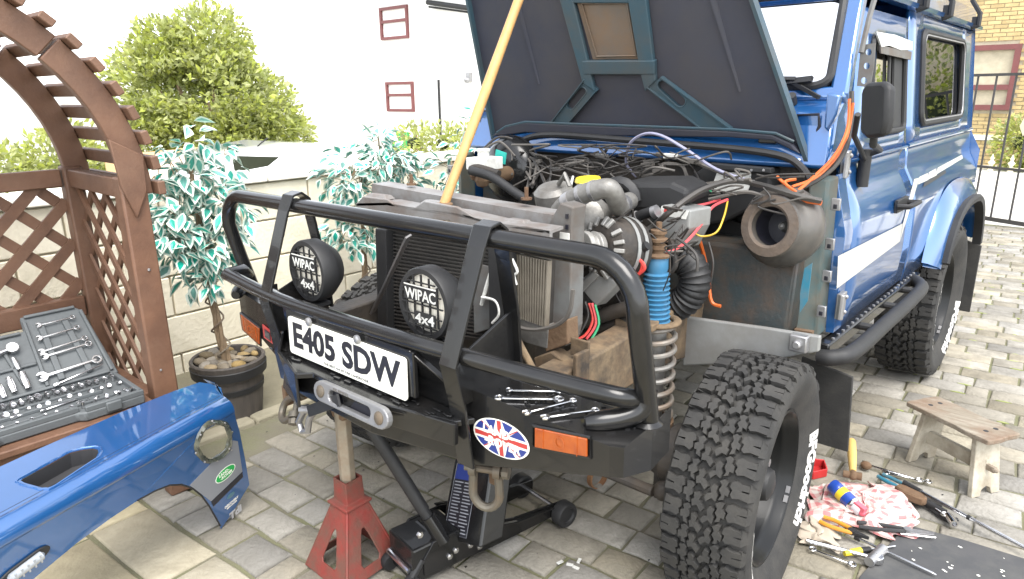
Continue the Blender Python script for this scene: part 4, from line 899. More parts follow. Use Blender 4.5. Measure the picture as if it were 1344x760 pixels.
# decals on the flank
def sdec(nm, mt, pts, n=3):
    b = B(); o = .0025
    # cut the strip into columns so that it follows the curved side
    L = [pts[0], pts[3]]; Rr = [pts[1], pts[2]]; rs = []
    for i in range(n+1):
        t = i/n; rs.append([side(pts[0][0]+(pts[1][0]-pts[0][0])*t + ((pts[3][0]+(pts[2][0]-pts[3][0])*t)-(pts[0][0]+(pts[1][0]-pts[0][0])*t))*q, pts[0][1]+(pts[1][1]-pts[0][1])*t + ((pts[3][1]+(pts[2][1]-pts[3][1])*t)-(pts[0][1]+(pts[1][1]-pts[0][1])*t))*q, o) for q in (0, .25, .5, .75, 1)])
    b.rings(rs, cap=False, closed_ring=False); return part(nm, mt, b, smooth=40)
sdec('stripe_decal', 'stripe', [(1099, 336), (1184, 293), (1180, 317), (1097, 379)], 6)
sdec('stripe_decal', 'stripe', [(1184.5, 292.5), (1180.5, 316.5), (1206, 233), (1199, 235)], 3)
for a, c in (((1206, 232), (1217, 227)), ((1218.5, 226), (1228, 221)), ((1230, 220), (1262, 203))):
    sdec('stripe_decal', 'stripe', [a, c, (c[0]+1, c[1]+ (9 if c[0] < 1230 else 5)), (a[0]-2, a[1]+ (10 if c[0] < 1230 else 9))], 2)
sdec('tint_decal', 'ink', [(1212, 240), (1240, 223), (1241, 227), (1211, 246)], 2)
# rear arch flare
def archp(t, k, x): # t 0..1 from front foot over to rear foot
    a = math.pi*(1-t); c, s_ = math.cos(a), math.sin(a); e = .72
    yy = 2.36+k*math.copysign(abs(c)**e, c); zz = .47+(k-.005)*abs(s_)**e
    return V((x, yy, max(zz, .60 if k < .5 else .60)))
for sg in (1, -1):
    b = B(); n = 26; rs = []
    for i in range(n+1):
        t = i/n; t = .10+.80*t; q = []
        for k, x in ((.585, .838), (.575, .862), (.52, .900), (.487, .905), (.480, .880), (.50, .83)):
            p = archp(t, k, sg*x); q.append(p)
        rs.append(q)
    b.rings(rs, closed_ring=False); part('arch_flare', 'blue', b, smooth=50)
    b = B(); rs = []
    for i in range(n+1):
        t = .12+.80*i/n; rs.append([archp(t, k, sg*x) for k, x in ((.500, .900), (.503, .926), (.492, .936), (.468, .932), (.470, .89))])
    b.rings(rs); part('arch_extension', 'blackmatt', b, smooth=50)
    # wheel box
    b = B(); rs = []
    for i in range(13): a = math.pi*i/12; rs.append([V((sg*.82, 2.36+.53*math.cos(a), .46+.53*math.sin(a))), V((sg*.46, 2.36+.53*math.cos(a), .46+.53*math.sin(a)))])
    b.rings(rs, cap=False, closed_ring=False); b.poly([r[1] for r in rs]); part('wheel_box', 'interior', b)
    b = B(); b.prism([(sg*.80, 2.90, .22), (sg*.93, 2.90, .22), (sg*.93, 2.90, .62), (sg*.80, 2.90, .66)], (0, .012, 0)); part('mud_flap', 'rubber', b, bevel=.004)
    b = B(); b.prism([(sg*.75, .525, .32), (sg*.935, .52, .325), (sg*.925, .50, .60), (sg*.76, .50, .63)], (0, .010, 0)); b.ball((sg*.79, .498, .60), .008, 6); part('mud_flap', 'rubber', b, bevel=.004)
    # sill rail and step bar
    b = B(); b.bar((sg*.835, .455, .685), (sg*.838, 1.70, .672), .04, .045); part('sill_rail', 'black', b, bevel=.006)
    b = B()
    for i in range(22): b.cyl((sg*.846, .52+.052*i, .705), (sg*.846, .52+.052*i, .711), .006, n=6)
    tag(part('sill_studs', 'steel', b), kind='stuff')
    b = B(); b.tube(spline([(sg*.83, .44, .665), (sg*.875, .445, .672), (sg*.912, .52, .680), (sg*.917, .9, .68), (sg*.918, 1.30, .68), (sg*.905, 1.50, .68), (sg*.85, 1.60, .68)], 6), .026, 14); part('step_bar', 'blackmatt', b)
    for y in (.80, 1.12, 1.40):
        b = B(); b.cyl((sg*.83, y, .68), (sg*.91, y, .68), .014, n=10); part('step_bracket', 'blackmatt', b)
b = B(); b.box((0, 2.97, .66), (1.2, .08, .14)); b.box((0, 1.9, .62), (.9, .1, .1)); part('rear_crossmember', 'black', b, bevel=.01)

# ---------------------------------------------------------------- wheels
def squash(me):
    for v in me.vertices:
        r_ = math.hypot(v.co.y, v.co.z)
        if r_ > .235: k = (.235+(r_-.235)*.798)/r_; v.co.y *= k; v.co.z *= k
        v.co.x *= .85
def wheel_meshes():
    b = B(); prof = [(.222, .090), (.240, .103), (.270, .117), (.30, .129), (.335, .139), (.358, .141), (.376, .134), (.386, .108), (.388, .06), (.388, 0)]
    prof = prof + [(r_, -h) for r_, h in prof[-2::-1]]
    b.lathe(prof, (0, 0, 0), (1, 0, 0), 72, cap=False)
    N = 40; pit = 2*math.pi/N
    C0 = [(-.10, .004), (.10, -.004), (.30, .004), (.38, .016), (.62, .012), (.80, .020), (.72, .034), (.46, .030), (.34, .038), (.06, .034), (.14, .020)]
    C1 = [(-.05, .040), (.20, .046), (.38, .036), (.62, .042), (.80, .034), (.94, .046), (.86, .060), (.62, .056), (.50, .068), (.20, .066), (.26, .056), (.02, .054)]
    C2 = [(.02, -.012), (.24, -.016), (.30, -.006), (.12, .002), (-.02, -.002)]
    cells = [(C0, 0, 1), (C0, .5, -1), (C1, .2, 1), (C1, .72, -1)]
    rr = random.Random(2)
    def P(u, v, r_): a = u*pit; return V((v, r_*math.sin(a), r_*math.cos(a)))
    for k in range(N):
        for poly, du, sg in cells:
            q = [(u+du+k+rr.uniform(-.035, .035), sg*(v+rr.uniform(-.0012, .0012))) for u, v in poly]; cu = sum(a for a, _ in q)/len(q); cv = sum(c for _, c in q)/len(q)
            top = [P(cu+(u-cu)*.92, cv+(v-cv)*.92, .4105-.10*v*v) for u, v in q]; bot = [P(u, v, .386) for u, v in q]
            b.rings([bot, top], cap=False); m = b.b.verts.new(P(cu, cv, .4105-.1*cv*cv)); tv = b.b.verts[:] if False else None
            b.poly(top[::1])
        for sg in (1, -1):
            u0 = k+(.35 if sg > 0 else .85); e = .006 if k % 2 else 0
            q = [(.02, .078), (.16, .070), (.40, .074), (.50, .066), (.74, .070), (.84, .082), (.76, .098), (.80, .119+e), (.50, .121+e), (.47, .100), (.43, .100), (.42, .121+e), (.06, .121+e), (.10, .096)]
            cu = .44; q = [(u+rr.uniform(-.03, .03), v) for u, v in q]
            top = [P(u0+cu+(u-cu)*.95, sg*v, .4095-.25*max(0, v-.06)**1.2*.6) for u, v in q]; bot = [P(u0+u, sg*v, .384) for u, v in q]
            b.rings([bot, top], cap=False); b.poly(top)
            # side biters running down the shoulder
            L = .372 if k % 2 else .360
            A = [P(u0+.04, sg*(.121+e), .400), P(u0+.84, sg*(.121+e), .400), P(u0+.74, sg*.135, L+.018), P(u0+.60, sg*.1365, L), P(u0+.2, sg*.1365, L), P(u0+.12, sg*.135, L+.018)]
            c = [P(u0+.06, sg*.10, .385), P(u0+.74, sg*.10, .385), P(u0+.70, sg*.120, L+.015), P(u0+.62, sg*.128, L-.004), P(u0+.18, sg*.128, L-.004), P(u0+.10, sg*.120, L+.015)]
            b.rings([c, A], cap=False); b.poly(A)
    tyre = b.me('tyre', 'rubber', smooth=30)
    squash(tyre)
    b = B(); b.lathe([(.234, .076), (.231, .086), (.224, .087), (.218, .080), (.213, .060), (.204, .052), (.199, .040), (.198, .018), (.193, .010), (.191, -.015), (.180, -.030), (.168, -.034), (.150, -.024), (.12, -.016), (.095, .004), (.072, .006), (.07, .0), (0, .0)], (0, 0, 0), (1, 0, 0), 48, cap=False)
    b.lathe([(.216, -.085), (.2, -.07), (.19, -.02)], (0, 0, 0), (1, 0, 0), 32, cap=False); rim = b.me('wheel', 'rimblk', smooth=40)
    b = B(); b.lathe([(.052, .015), (.052, .05), (.045, .07), (.025, .078), (0, .078)], (0, 0, 0), (1, 0, 0), 20); hub = b.me('hub', 'blackmatt')
    b = B()
    for k in range(5): a = 6.283*k/5; b.cyl((.016, .084*math.sin(a), .084*math.cos(a)), (.042, .084*math.sin(a), .084*math.cos(a)), .013, n=6)
    nuts = b.me('wheel_nuts', 'steel')
    b = B()
    def sw(t, f0, df, r0, h):
        def fn(x, y, z):
            r_ = r0+y*h; f = R(f0+x*df); xs = .117+(r_-.27)*.338
            return V((xs+.003+z*.12, r_*math.sin(f), r_*math.cos(f)))
        b.text(t, fn)
    sw('BFGoodrich', 109, 62, .3130, .054); txt = b.me('tyre_lettering', 'letter', smooth=0, norm=True); squash(txt); b = B(); sw('All-Terrain', 240, 70, .3130, .045); txt2 = b.me('tyre_lettering', 'letter', smooth=0); squash(txt2)
    b = B()
    for f in (120, 128): a = R(f); b.box((.078, .221*math.sin(a), .218*math.cos(a)), (.012, .022, .014), MX.Rotation(-a, 3, 'X'))
    wt = b.me('balance_weight', 'steel')
    return tyre, rim, hub, nuts, txt, wt, txt2
tyre, rim, hub, nuts, txt, wt, txt2 = wheel_meshes()
def wheel(x, y, z, rx, rz, camber=0):
    w_ = link('wheel', rim, LR, (x, y, z), (rx, camber, rz))
    for nm, me in (('tyre', tyre), ('hub', hub), ('wheel_nuts', nuts), ('tyre_lettering', txt), ('tyre_lettering', txt2), ('balance_weight', wt)): link(nm, me, w_)
    return w_
wheel(.78, .055, .383, 0, R(5)); wheel(.765, 2.36, .408, R(-25), 0).scale = (1.12, 1.09, 1.09)
wheel(-.78, .02, .383, R(40), math.pi+R(5)); wheel(-.765, 2.36, .408, R(70), math.pi).scale = (1.12, 1.09, 1.09)
for y in (0, 2.36):
    b = B(); b.tube([(-.66, y, .41), (.66, y, .41)], .042, 14); b.ball((-.18, y, .41), .13, 14, (1, .9, 1)); part('axle', 'grime', b)
for sg in (1, -1):
    b = B(); b.ball((sg*.56, 0, .41), .085, 14); b.cyl((sg*.56, 0, .41), (sg*.66, 0, .41), .10, .09); b.box((sg*.57, -.03, .33), (.06, .09, .10)); part('steering_swivel', 'grime', b, bevel=.008)
    b = B(); b.cyl((sg*.63, 0, .41), (sg*.66, 0, .41), .15); part('brake_disc', 'grime', b)
b = B(); b.tube([(-.58, -.14, .35), (.58, -.14, .35)], .017, 10); b.ball((.60, -.12, .35), .03); b.ball((-.60, -.12, .35), .03); part('track_rod', 'grime', b)

# ---------------------------------------------------------------- chassis, springs, shock absorbers
for sg in (1, -1):
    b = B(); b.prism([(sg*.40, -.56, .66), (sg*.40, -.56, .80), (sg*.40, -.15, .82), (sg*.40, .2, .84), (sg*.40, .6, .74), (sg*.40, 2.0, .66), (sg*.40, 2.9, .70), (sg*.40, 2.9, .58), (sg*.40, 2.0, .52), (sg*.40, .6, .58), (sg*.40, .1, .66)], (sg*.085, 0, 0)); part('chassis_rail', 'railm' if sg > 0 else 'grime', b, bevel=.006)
    
    if sg > 0: b = B(); b.box((.496, -.40, .78), (.012, .06, .14)); b.box((.47, -.37, .845), (.06, .008, .05)); part('body_mount', 'railm', b, bevel=.003)
    cx = sg*.487; b = B(); P = []
    for i in range(8*18+1): a = 2*math.pi*i/18; P.append(V((cx+.056*math.cos(a), .056*math.sin(a), .475+.345*(i/(8*18))**.93)))
    b.tube(P, .0085, 8); part('coil_spring', 'spring', b)
    b = B(); b.lathe([(.03, .44), (.068, .455), (.070, .475), (.05, .482), (.03, .48)], (cx, 0, 0), (0, 0, 1), 24); b.lathe([(.062, .47), (.066, .48), (.066, .505), (.058, .505)], (cx, 0, 0), (0, 0, 1), 24, cap=False); part('spring_seat', 'rust', b)
    b = B(); b.cyl((cx, 0, .44), (cx, 0, .80), .030, n=18); part('damper_body', 'alu', b)
    # tower ring
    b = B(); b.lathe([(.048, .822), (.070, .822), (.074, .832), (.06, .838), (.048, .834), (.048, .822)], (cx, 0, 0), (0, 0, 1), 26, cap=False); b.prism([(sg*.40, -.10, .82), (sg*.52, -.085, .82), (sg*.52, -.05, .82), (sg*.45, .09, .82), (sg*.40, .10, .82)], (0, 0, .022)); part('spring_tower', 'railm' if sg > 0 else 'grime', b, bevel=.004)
    sx = sg*.478; b = B(); pr = [(.040, .815)]
    for i in range(11): z = .825+.0145*i; k = .046-.0008*i; pr += [(k, z), (k+.001, z+.004), (k-.008, z+.008), (k-.008, z+.011)]
    pr += [(.033, .99), (.032, 1.022), (.030, 1.026), (0, 1.026)]; b.lathe(pr, (sx, 0, 0), (0, 0, 1), 24); part('damper_boot', 'shockblue', b, smooth=50)
    b = B(); b.lathe([(.038, 1.026), (.040, 1.032), (.020, 1.038), (.020, 1.048), (.026, 1.050), (.026, 1.060), (.020, 1.062), (.020, 1.070), (.028, 1.072), (.028, 1.080), (.018, 1.084), (.018, 1.094), (.024, 1.095), (.024, 1.105), (.009, 1.107), (.009, 1.128), (0, 1.13)], (sx, 0, 0), (0, 0, 1), 16); part('damper_top', 'rust', b)
b = B(); b.box((0, -.46, .70), (.86, .09, .10)); part('front_crossmember', 'railm', b, bevel=.008)
b = B(); b.prism([U(*p, y=-.40) for p in ((700, 470), (722, 462), (742, 475), (738, 492), (716, 497), (704, 488))], (0, .05, 0)); b.tube([U(672, 430, y=-.46), U(684, 455, y=-.48), U(700, 485, y=-.5)], .010, 8); part('chassis_bracket', 'railm', b, bevel=.004)

# ---------------------------------------------------------------- bumper, bull bar
b = B(); st = [(-.822, -.60, .825, .755), (-.812, -.650, .83, .745), (-.40, -.716, .83, .65), (.40, -.718, .83, .63), (.805, -.735, .83, .762), (.830, -.722, .83, .764), (.822, -.600, .83, .722)]
b.rings([[V((x, y, zb)), V((x, y, zt)), V((x*.985, max(y+.10, -.585), zt)), V((x*.985, max(y+.10, -.585), zb))] for x, y, zt, zb in st]); part('bumper', 'black', b, smooth=0, bevel=.008)
b = B(); b.rings([[V((x, y, zb)), V((x, y, .745)), V((x, -.70, .745)), V((x, -.70, zb))] for x, y, zb in ((-.40, -.722, .655), (-.27, -.800, .665), (.12, -.800, .65), (.40, -.724, .635))]); part('winch_box', 'black', b, smooth=0, bevel=.005)
b = B(); b.prism([(-.405, -.722, .747), (-.30, -.800, .747), (-.135, -.848, .747), (-.105, -.815, .747), (.05, -.822, .747), (.12, -.835, .747), (.40, -.765, .747), (.425, -.722, .747)], (0, 0, .016)); b.prism([(-.405, -.722, .70), (-.30, -.803, .66), (-.14, -.850, .66), (-.14, -.850, .765), (-.30, -.803, .775), (-.41, -.722, .80)], (.004, .008, 0)); b.hexa([V((.05, -.826, .70)), V((.40, -.77, .70)), V((.40, -.755, .70)), V((.05, -.81, .70)), V((.05, -.836, .762)), V((.41, -.776, .762)), V((.41, -.761, .762)), V((.05, -.82, .762))]); part('winch_tray', 'black', b, smooth=0, bevel=.003)
b = B()
for i in range(46): x = random.uniform(-.36, .38); b.box((x, random.uniform(-.80, -.735)+.0, .766), (random.uniform(.012, .03), .008, .004), MX.Rotation(random.uniform(-.3, .3), 3, 'Z'))
tag(part('tread_plate', 'black', b, bevel=.001), kind='stuff')
# top tread dots on right bumper end
b = B()
for i in range(60): b.box((random.uniform(.44, .80), random.uniform(-.70, -.60), .8315), (.010, .004, .003), MX.Rotation(random.choice((.7, -.7)), 3, 'Z'))
tag(part('tread_plate', 'black', b, smooth=0), kind='stuff')
BB = []
HW, HR = .808, .105
path = [V((-.800, -.600, .835)), V((-.805, -.631, .96))] + arc((-HW+HR, -.655, 1.175-HR), (-1, 0, 0), (0, 0, 1), HR, 0, 90, 7) + arc((HW-HR, -.655, 1.182-HR), (0, 0, 1), (1, 0, 0), HR, 0, 90, 7) + [V((.811, -.631, .96)), V((.812, -.602, .835))]
b = B(); b.tube(path, .0225, 16); part('bull_bar_hoop', 'black', b, smooth=50)
P = [U(298, 360, y=-.745), U(369, 394, y=-.755), U(482, 431, y=-.755), U(588, 462, y=-.745), U(700, 493, y=-.70), U(800, 518, y=-.67), U(832, 524, y=-.63)]
b = B(); b.tube(spline(P, 6), .0205, 16); b.tube([P[0], P[0]+V((-.012, .06, .0)), V((-.803, -.61, .88))], .0205, 14); part('bull_bar_tube', 'black', b, smooth=50)
for sg in (1, -1):
    b = B(); b.tube(spline([(sg*.811, -.612, .91), (sg*.806, -.622, .868), (sg*.775, -.655, .850), (sg*.725, -.705, .842)], 5), [.0225]*13+[.021, .018, .014], 12); b.lathe([(.030, 0), (.034, .003), (.024, .010)], (sg*.810, -.605, .830), (0, 0, 1), 16, cap=False); part('bull_bar_foot', 'black', b, smooth=50)
for sx in (-.385, .412):     # flat steel uprights, folded over the top tube
    b = B(); zt = 1.18
    pts = [(-.735, .635), (-.752, .80), (-.772, .90), (-.690, 1.165), (-.670, 1.207), (-.640, 1.214), (-.615, 1.195), (-.600, 1.12), (-.575, .98), (-.565, .84)]
    xs = [sx-.01, sx-.015, sx-.02, sx, sx, sx, sx, sx, sx, sx]
    rs = []
    for i, ((y, z), x) in enumerate(zip(pts, xs)):
        a = V((0,)+tuple(pts[max(i-1, 0)])); c = V((0,)+tuple(pts[min(i+1, len(pts)-1)])); t = (c-a).normalized(); n = V((0, -t.z, t.y))*.004
        w2 = .027 if i < 7 else .024
        rs.append([V((x-w2, y, z))-n, V((x+w2, y, z))-n, V((x+w2, y, z))+n, V((x-w2, y, z))+n])
    b.rings(rs); part('bull_bar_upright', 'black', b, smooth=0, bevel=.002)
    b = B(); b.prism([(sx-.003, -.752, .80), (sx-.003, -.766, .90), (sx-.003, -.735, .93), (sx-.003, -.59, .985), (sx-.003, -.57, .985), (sx-.003, -.565, .80)], (.006, 0, 0)); part('upright_web', 'black', b, smooth=0, bevel=.002)
# stay rods from the bar to the chassis (thin flat)
b = B(); b.bar(U(536, 310, y=-.50), U(489, 410, y=-.44), .024, .006, V((1, 0, .3))); part('stay', 'galvdark', b, smooth=0)
# indicator lamps in the bumper
def bface(x): # front face y of bumper at x
    for (a, ya, *_), (c, yc, *_) in zip(st, st[1:]):
        if a <= x <= c: return ya+(yc-ya)*(x-a)/(c-a)
    return -.73
def onface(px, py, off=.001):
    y = -.72
    for i in range(12): p = U(px, py, y=y); y = bface(p.x)-off
    return U(px, py, y=y)
for q in (((703, 560), (773, 574.5), (773, 599), (703, 586)), ((317, 412), (342, 431), (342, 452), (320, 432))):
    P = [onface(*p) for p in q]; c = sum(P, V())/4; b = B(); b.tube([c+(p-c)*1.07+V((0, -.001, 0)) for p in P], .004, 6, close=True); part('indicator_recess', 'black', b)
    b = B(); b.prism([c+(p-c)*.98 for p in P], (0, -.006, 0)); o = part('indicator', 'amber', b, smooth=0, bevel=.002); b = B(); Ff = frame(c+V((0, -.0065, 0)), P[1]-P[0], P[0]-P[3]); b.lathe([(.010, 0), (.014, 0), (.014, .001), (.010, .001)], c+V((0, -.0062, 0)), (0, -1, 0), 16, cap=False)
    for k in (-.32, .32): b.bar(c+(P[1]-P[0])*k+(P[0]-P[3])*.46+V((0, -.0065, 0)), c+(P[1]-P[0])*k-(P[0]-P[3])*.46+V((0, -.0065, 0)), .0015, .0015)
    part('lens_mark', 'amber', b, o)
# union flag oval sticker
cS = onface(657, 575.5, .0015); FS = frame(cS, onface(680, 583)-onface(634, 568), (0, 0, 1)); RX, RY = .090, .046
def el(k, z): return [FS(RX*k*math.cos(R(a)), RY*k*math.sin(R(a)), z) for a in range(0, 360, 10)]
b = B(); b.prism(el(1, .0), FS(0, 0, .0006)-FS(0, 0, 0)); o_st = part('oval_sticker', 'white', b, smooth=0)
b = B()
def clipq(q, k=.94):  # keep points inside the oval
    out = []
    for x, y in q:
        r_ = math.hypot(x/(RX*k), y/(RY*k)); out.append((x, y) if r_ <= 1 else (x/r_, y/r_))
    return out
def patch(q, mi, z):
    b.mi = mi; Q = clipq(q); b.poly([FS(x, y, z) for x, y in Q])
for sx in (1, -1):
    for sy in (1, -1):
        patch([(sx*.010, sy*.045), (sx*.025, sy*.06), (sx*.060, sy*.05), (sx*.022, sy*.012)], 0, .0009); patch([(sx*.09, sy*.012), (sx*.095, sy*.034), (sx*.075, sy*.040), (sx*.030, sy*.012)], 0, .0009)
        patch([(sx*.012, sy*.008), (sx*.018, sy*.008), (sx*.085, sy*.044), (sx*.078, sy*.044)], 1, .0012)
patch([(-.09, -.006), (.09, -.006), (.09, .006), (-.09, .006)], 1, .0012); patch([(-.007, -.046), (.007, -.046), (.007, .046), (-.007, .046)], 1, .0013)
part('flag_print', ['flagblue', 'flagred'], b, o_st, smooth=0, norm=False)
b = B()
for t, cx, cy, wx, hh in (('LAND-', -.006, .014, .095, .022), ('-ROVER', .006, -.013, .115, .022)):
    b.text(t, lambda x, y, z: FS(cx+x*wx+y*hh*.25, cy+y*hh-x*.006, .0018+z*.08))
part('sticker_lettering', 'white', b, o_st, smooth=0)
# badge ARB on the left
P = [onface(*p, .002) for p in ((345, 425), (359, 436), (361, 453), (347, 443))]; c = sum(P, V())/4; b = B(); b.prism(P, (0, -.003, 0)); o = part('badge', 'flagred', b, smooth=0, bevel=.004); Fb = frame(c+V((0, -.0045, 0)), P[1]-P[0], P[0]-P[3]); b = B(); b.prism([Fb(x*.034, y*.020) for x, y in ((-.7, -.7), (.7, -.7), (.7, .7), (-.7, .7))], (0, -.001, 0)); part('badge_plate', 'ink', b, o, smooth=0)
b = B(); b.text('ARB', lambda x, y, z: Fb(x*.042, y*.022, .0016+z*.08)); part('badge_lettering', 'galv', b, o, smooth=0)
# number plate
pl = V((-.2668, -.7832, .7742)); up = V((0, math.sin(.0306), math.cos(.0306))); FP = frame(pl, (1, 0, 0), up)
b = B(); P = []
for cx, cy, a in ((.51, .101, 0), (.010, .101, 90), (.010, .010, 180), (.51, .010, 270)):
    for i in range(4): P.append(FP(cx+.010*math.cos(R(a+30*i)), cy+.010*math.sin(R(a+30*i)), 0))
b.prism(P, (0, .004, 0)); npl = part('number_plate', 'white', b, smooth=0)
b = B(); b.text('E405 SDW', lambda x, y, z: FP(.262+x*.476, .061+y*.076, .0006+z*.1)); b.text('THE BEST 4x4 BY FAR LANDROVER', lambda x, y, z: FP(.27+x*.20, .010+y*.007, .0006+z*.05)); part('plate_lettering', 'ink', b, npl, smooth=0)
b = B(); b.box(FP(.26, .07, -.014), (.56, .014, .12)); b.prism([(-.36, -.74, .83), (-.30, -.775, .905), (.26, -.775, .905), (.36, -.74, .83)], (0, .02, 0)); part('plate_bracket', 'black', b, smooth=0, bevel=.003)
for x in (.115, .335): b = B(); b.lathe([(.012, 0), (.012, .006), (.007, .009), (0, .009)], FP(x, .118, .002), (0, -1, 0), 10); part('plate_bolt', 'steel', b)
# fairlead
A = U(362, 513, z=.682); C = U(500, 548, z=.690); A.y = C.y = -.812; A = U(424.5, 513, y=-.832); C = U(501, 548, y=-.832); x_ = (C-A).normalized(); FH = frame(A, x_, V((0, .18, 1))); L = (C-A).length
b = B(); out = []
for cx, a0 in ((L, -90), (0, 90)):
    for i in range(9): t = R(a0+22.5*i); out.append(FH(cx+.034*math.cos(t), .028*math.sin(t), .0))
slot = []
for cx, a0 in ((L-.050, -90), (.050, 90)):
    for i in range(7): t = R(a0+30*i); slot.append(FH(cx+.016*math.cos(t), .016*math.sin(t), .0))
h1 = [FH(.013*math.cos(R(a)), .013*math.sin(R(a))) for a in range(0, 360, 30)]; h2 = [FH(L+.013*math.cos(R(a)), .013*math.sin(R(a))) for a in range(0, 360, 30)]
fillmesh(b, out, [slot, h1, h2]); fl = part('fairlead', 'alusat', b, smooth=0); m = fl.modifiers.new('t', 'SOLIDIFY'); m.thickness = .018; m.offset = 0; bev(fl, .003, 2)
for q in (0, L): b = B(); b.lathe([(.017, -.004), (.017, .003), (.011, .007), (0, .007)], FH(q, 0, .008), FH(0, 0, 1)-FH(0, 0, 0), 14); part('fairlead_bolt', 'shk', b, fl)
b = B(); b.text('SUPER', lambda x, y, z: FH(L*.36+x*.07, .0215+y*.008, .0095+z*.05)); part('fairlead_lettering', 'galv', b, fl, smooth=0)
b = B(); b.box(FH(L/2, 0, -.012), (L-.05, .010, .04), MX.Rotation(math.atan2(-x_.z, x_.x), 3, 'Y')); part('rope_slot', 'ink', b, smooth=0)
# winch hook strap to the left shackle
b = B(); b.bar(FH(L*.34, .0, .010), U(405, 540, y=-.80), .032, .006, V((.3, -1, .3))); part('winch_strap', 'blackmatt', b, smooth=0)
b = B(); P = [U(*p, y=-.78) for p in ((404, 534), (398, 541), (392, 554), (397, 566), (404, 566), (406, 550), (412, 540))]; b.tube(P, .010, 8); b.cyl(U(395, 537, y=-.79), U(415, 537, y=-.77), .013, n=10); part('winch_hook', 'steel', b)
def shackle(c, rot, s=1):
    b = B(); P = [V((-.032, 0, .05)), V((-.034, 0, .02))] + [V((.036*math.cos(R(a)), 0, -.012+.045*math.sin(R(a)))) for a in range(190, 351, 16)] + [V((.034, 0, .02)), V((.032, 0, .05))]
    b.tube([V(c)+rot @ (p*s) for p in P], .0115*s, 10); b.cyl(V(c)+rot @ V((-.055*s, 0, .052*s)), V(c)+rot @ V((.055*s, 0, .052*s)), .010*s, n=10); b.cyl(V(c)+rot @ V((.046*s, 0, .052*s)), V(c)+rot @ V((.062*s, 0, .052*s)), .018*s, n=10)
    for q in (-1, 1): b.lathe([(.01*s, -.009*s), (.021*s, -.009*s), (.021*s, .009*s), (.01*s, .009*s)], V(c)+rot @ V((q*.032*s, 0, .052*s)), rot @ V((1, 0, 0)), 12)
    return part('shackle', 'shk', b)
shackle(U(638, 640, y=-.66), MX.Rotation(R(25), 3, 'Z')); shackle(U(380, 536, y=-.74), MX.Rotation(R(60), 3, 'Y') @ MX.Rotation(R(-30), 3, 'Z'), 1.0)
b = B(); b.box(U(655, 612, y=-.60), (.02, .06, .08)); b.box(U(372, 520, y=-.72)+V((.02, .03, .01)), (.02, .08, .07)); part('recovery_eye', 'rust', b, bevel=.004)
# driving lamps
for c in (U(404, 356, y=-.69), U(557, 399, y=-.69)):
    b = B(); b.lathe([(.030, .10), (.060, .085), (.086, .05), (.092, .04), (.093, .0), (.090, -.006), (.078, -.006), (.074, .006), (.073, .012)], c, (0, 1, 0), 36, cap=False); dl = part('driving_lamp', 'blackmatt', b, smooth=40)
    b = B(); b.lathe([(.075, .008), (.05, -.001), (0, -.004)], c, (0, 1, 0), 28, cap=False); part('lamp_lens', 'lens', b, dl)
    b = B()
    for k in range(-2, 3):
        h = .028*k; w_ = math.sqrt(.0765**2-h*h)*.995
        b.box((c.x+h, c.y-.007, c.z), (.0028, .005, 2*w_)); b.box((c.x, c.y-.009, c.z+h), (2*w_, .004, .0028))
    part('stone_guard', 'blackmatt', b, dl, smooth=0)
    b = B(); Fl = frame((c.x, c.y-.0125, c.z), (1, 0, 0), (0, 0, 1)); b.mi = 0
    b.prism([Fl(-.060, .008), (Fl(.060, .008)), Fl(.060, .048), Fl(-.060, .048)], (0, .002, 0)); b.prism([Fl(-.026, -.050), Fl(.052, -.050), Fl(.052, -.018), Fl(-.026, -.018)], (0, .002, 0)); o = part('guard_plate', 'blackmatt', b, dl, smooth=0)
    b = B(); b.text('WIPAC', lambda x, y, z: Fl(x*.112, .025+y*.028, .0008+z*.05)); b.bar(Fl(-.058, .047, .001), Fl(.058, .047, .001), .003, .001, V((0, -1, 0))); part('lamp_lettering', 'label', b, dl, smooth=0); b = B(); b.text('4x4', lambda x, y, z: Fl(.013+x*.07, -.034+y*.026, .0008+z*.05)); part('lamp_lettering', 'label', b, dl, smooth=0)
    b = B(); b.tube([(c.x, c.y+.05, c.z-.08), (c.x, c.y+.03, c.z-.105), (c.x, c.y-.01, c.z-.115)], .012, 8); b.box((c.x, c.y+.02, c.z-.10), (.07, .05, .01)); part('lamp_bracket', 'blackmatt', b, dl)
# ---------------------------------------------------------------- raised bonnet
BL, BR_ = U(650, 181, y=.5), U(1062, 212, y=.5); TM = (U(617, 0, y=.34)+U(990, 0, y=.36))/2
BN = (BR_-BL).cross(TM-BL).normalized(); BN = BN if BN.y < 0 else -BN
def ob_(px, py, o=0): return UP(px, py, BL+BN*o, BN)
tl, tr = ob_(617, 0), ob_(990, 0); TL = tl+(tl-BL)*.78; TR = tr+(tr-BR_)*.83
b = B(); outer = [BL, ob_(648, 170), tl, TL, TR, tr, ob_(1056, 196), BR_, ob_(1049, 196), ob_(1018, 182), ob_(960, 178), ob_(760, 176), ob_(695, 172), ob_(668, 176)]
b.prism(outer, -BN*.014); part('bonnet', ['under'], b, smooth=0, bevel=.003)
bon = [o for o in LR.children if o.name == 'bonnet'][0]
b = B(); b.prism([p-BN*.0145 for p in outer], -BN*.003); part('bonnet_skin', 'blue', b, bon, smooth=0)
def bp(nm, mt, pts, o0, o1, bv=.004):
    b = B(); b.prism([ob_(px, py, o0) for px, py in pts], BN*(o1-o0)); return part(nm, mt, b, bon, smooth=0, bevel=bv)
def up_(q): return q
bp('bonnet_rail', 'under2', [(722, -60), (740, 4), (768, 107), (784, 118), (779, 96), (757, 3), (742, -60)], 0, .020)
bp('bonnet_rail', 'under2', [(812, -60), (828.5, 3), (843, 90), (850, 118), (864, 104), (852, 0), (838, -60)], 0, .020)
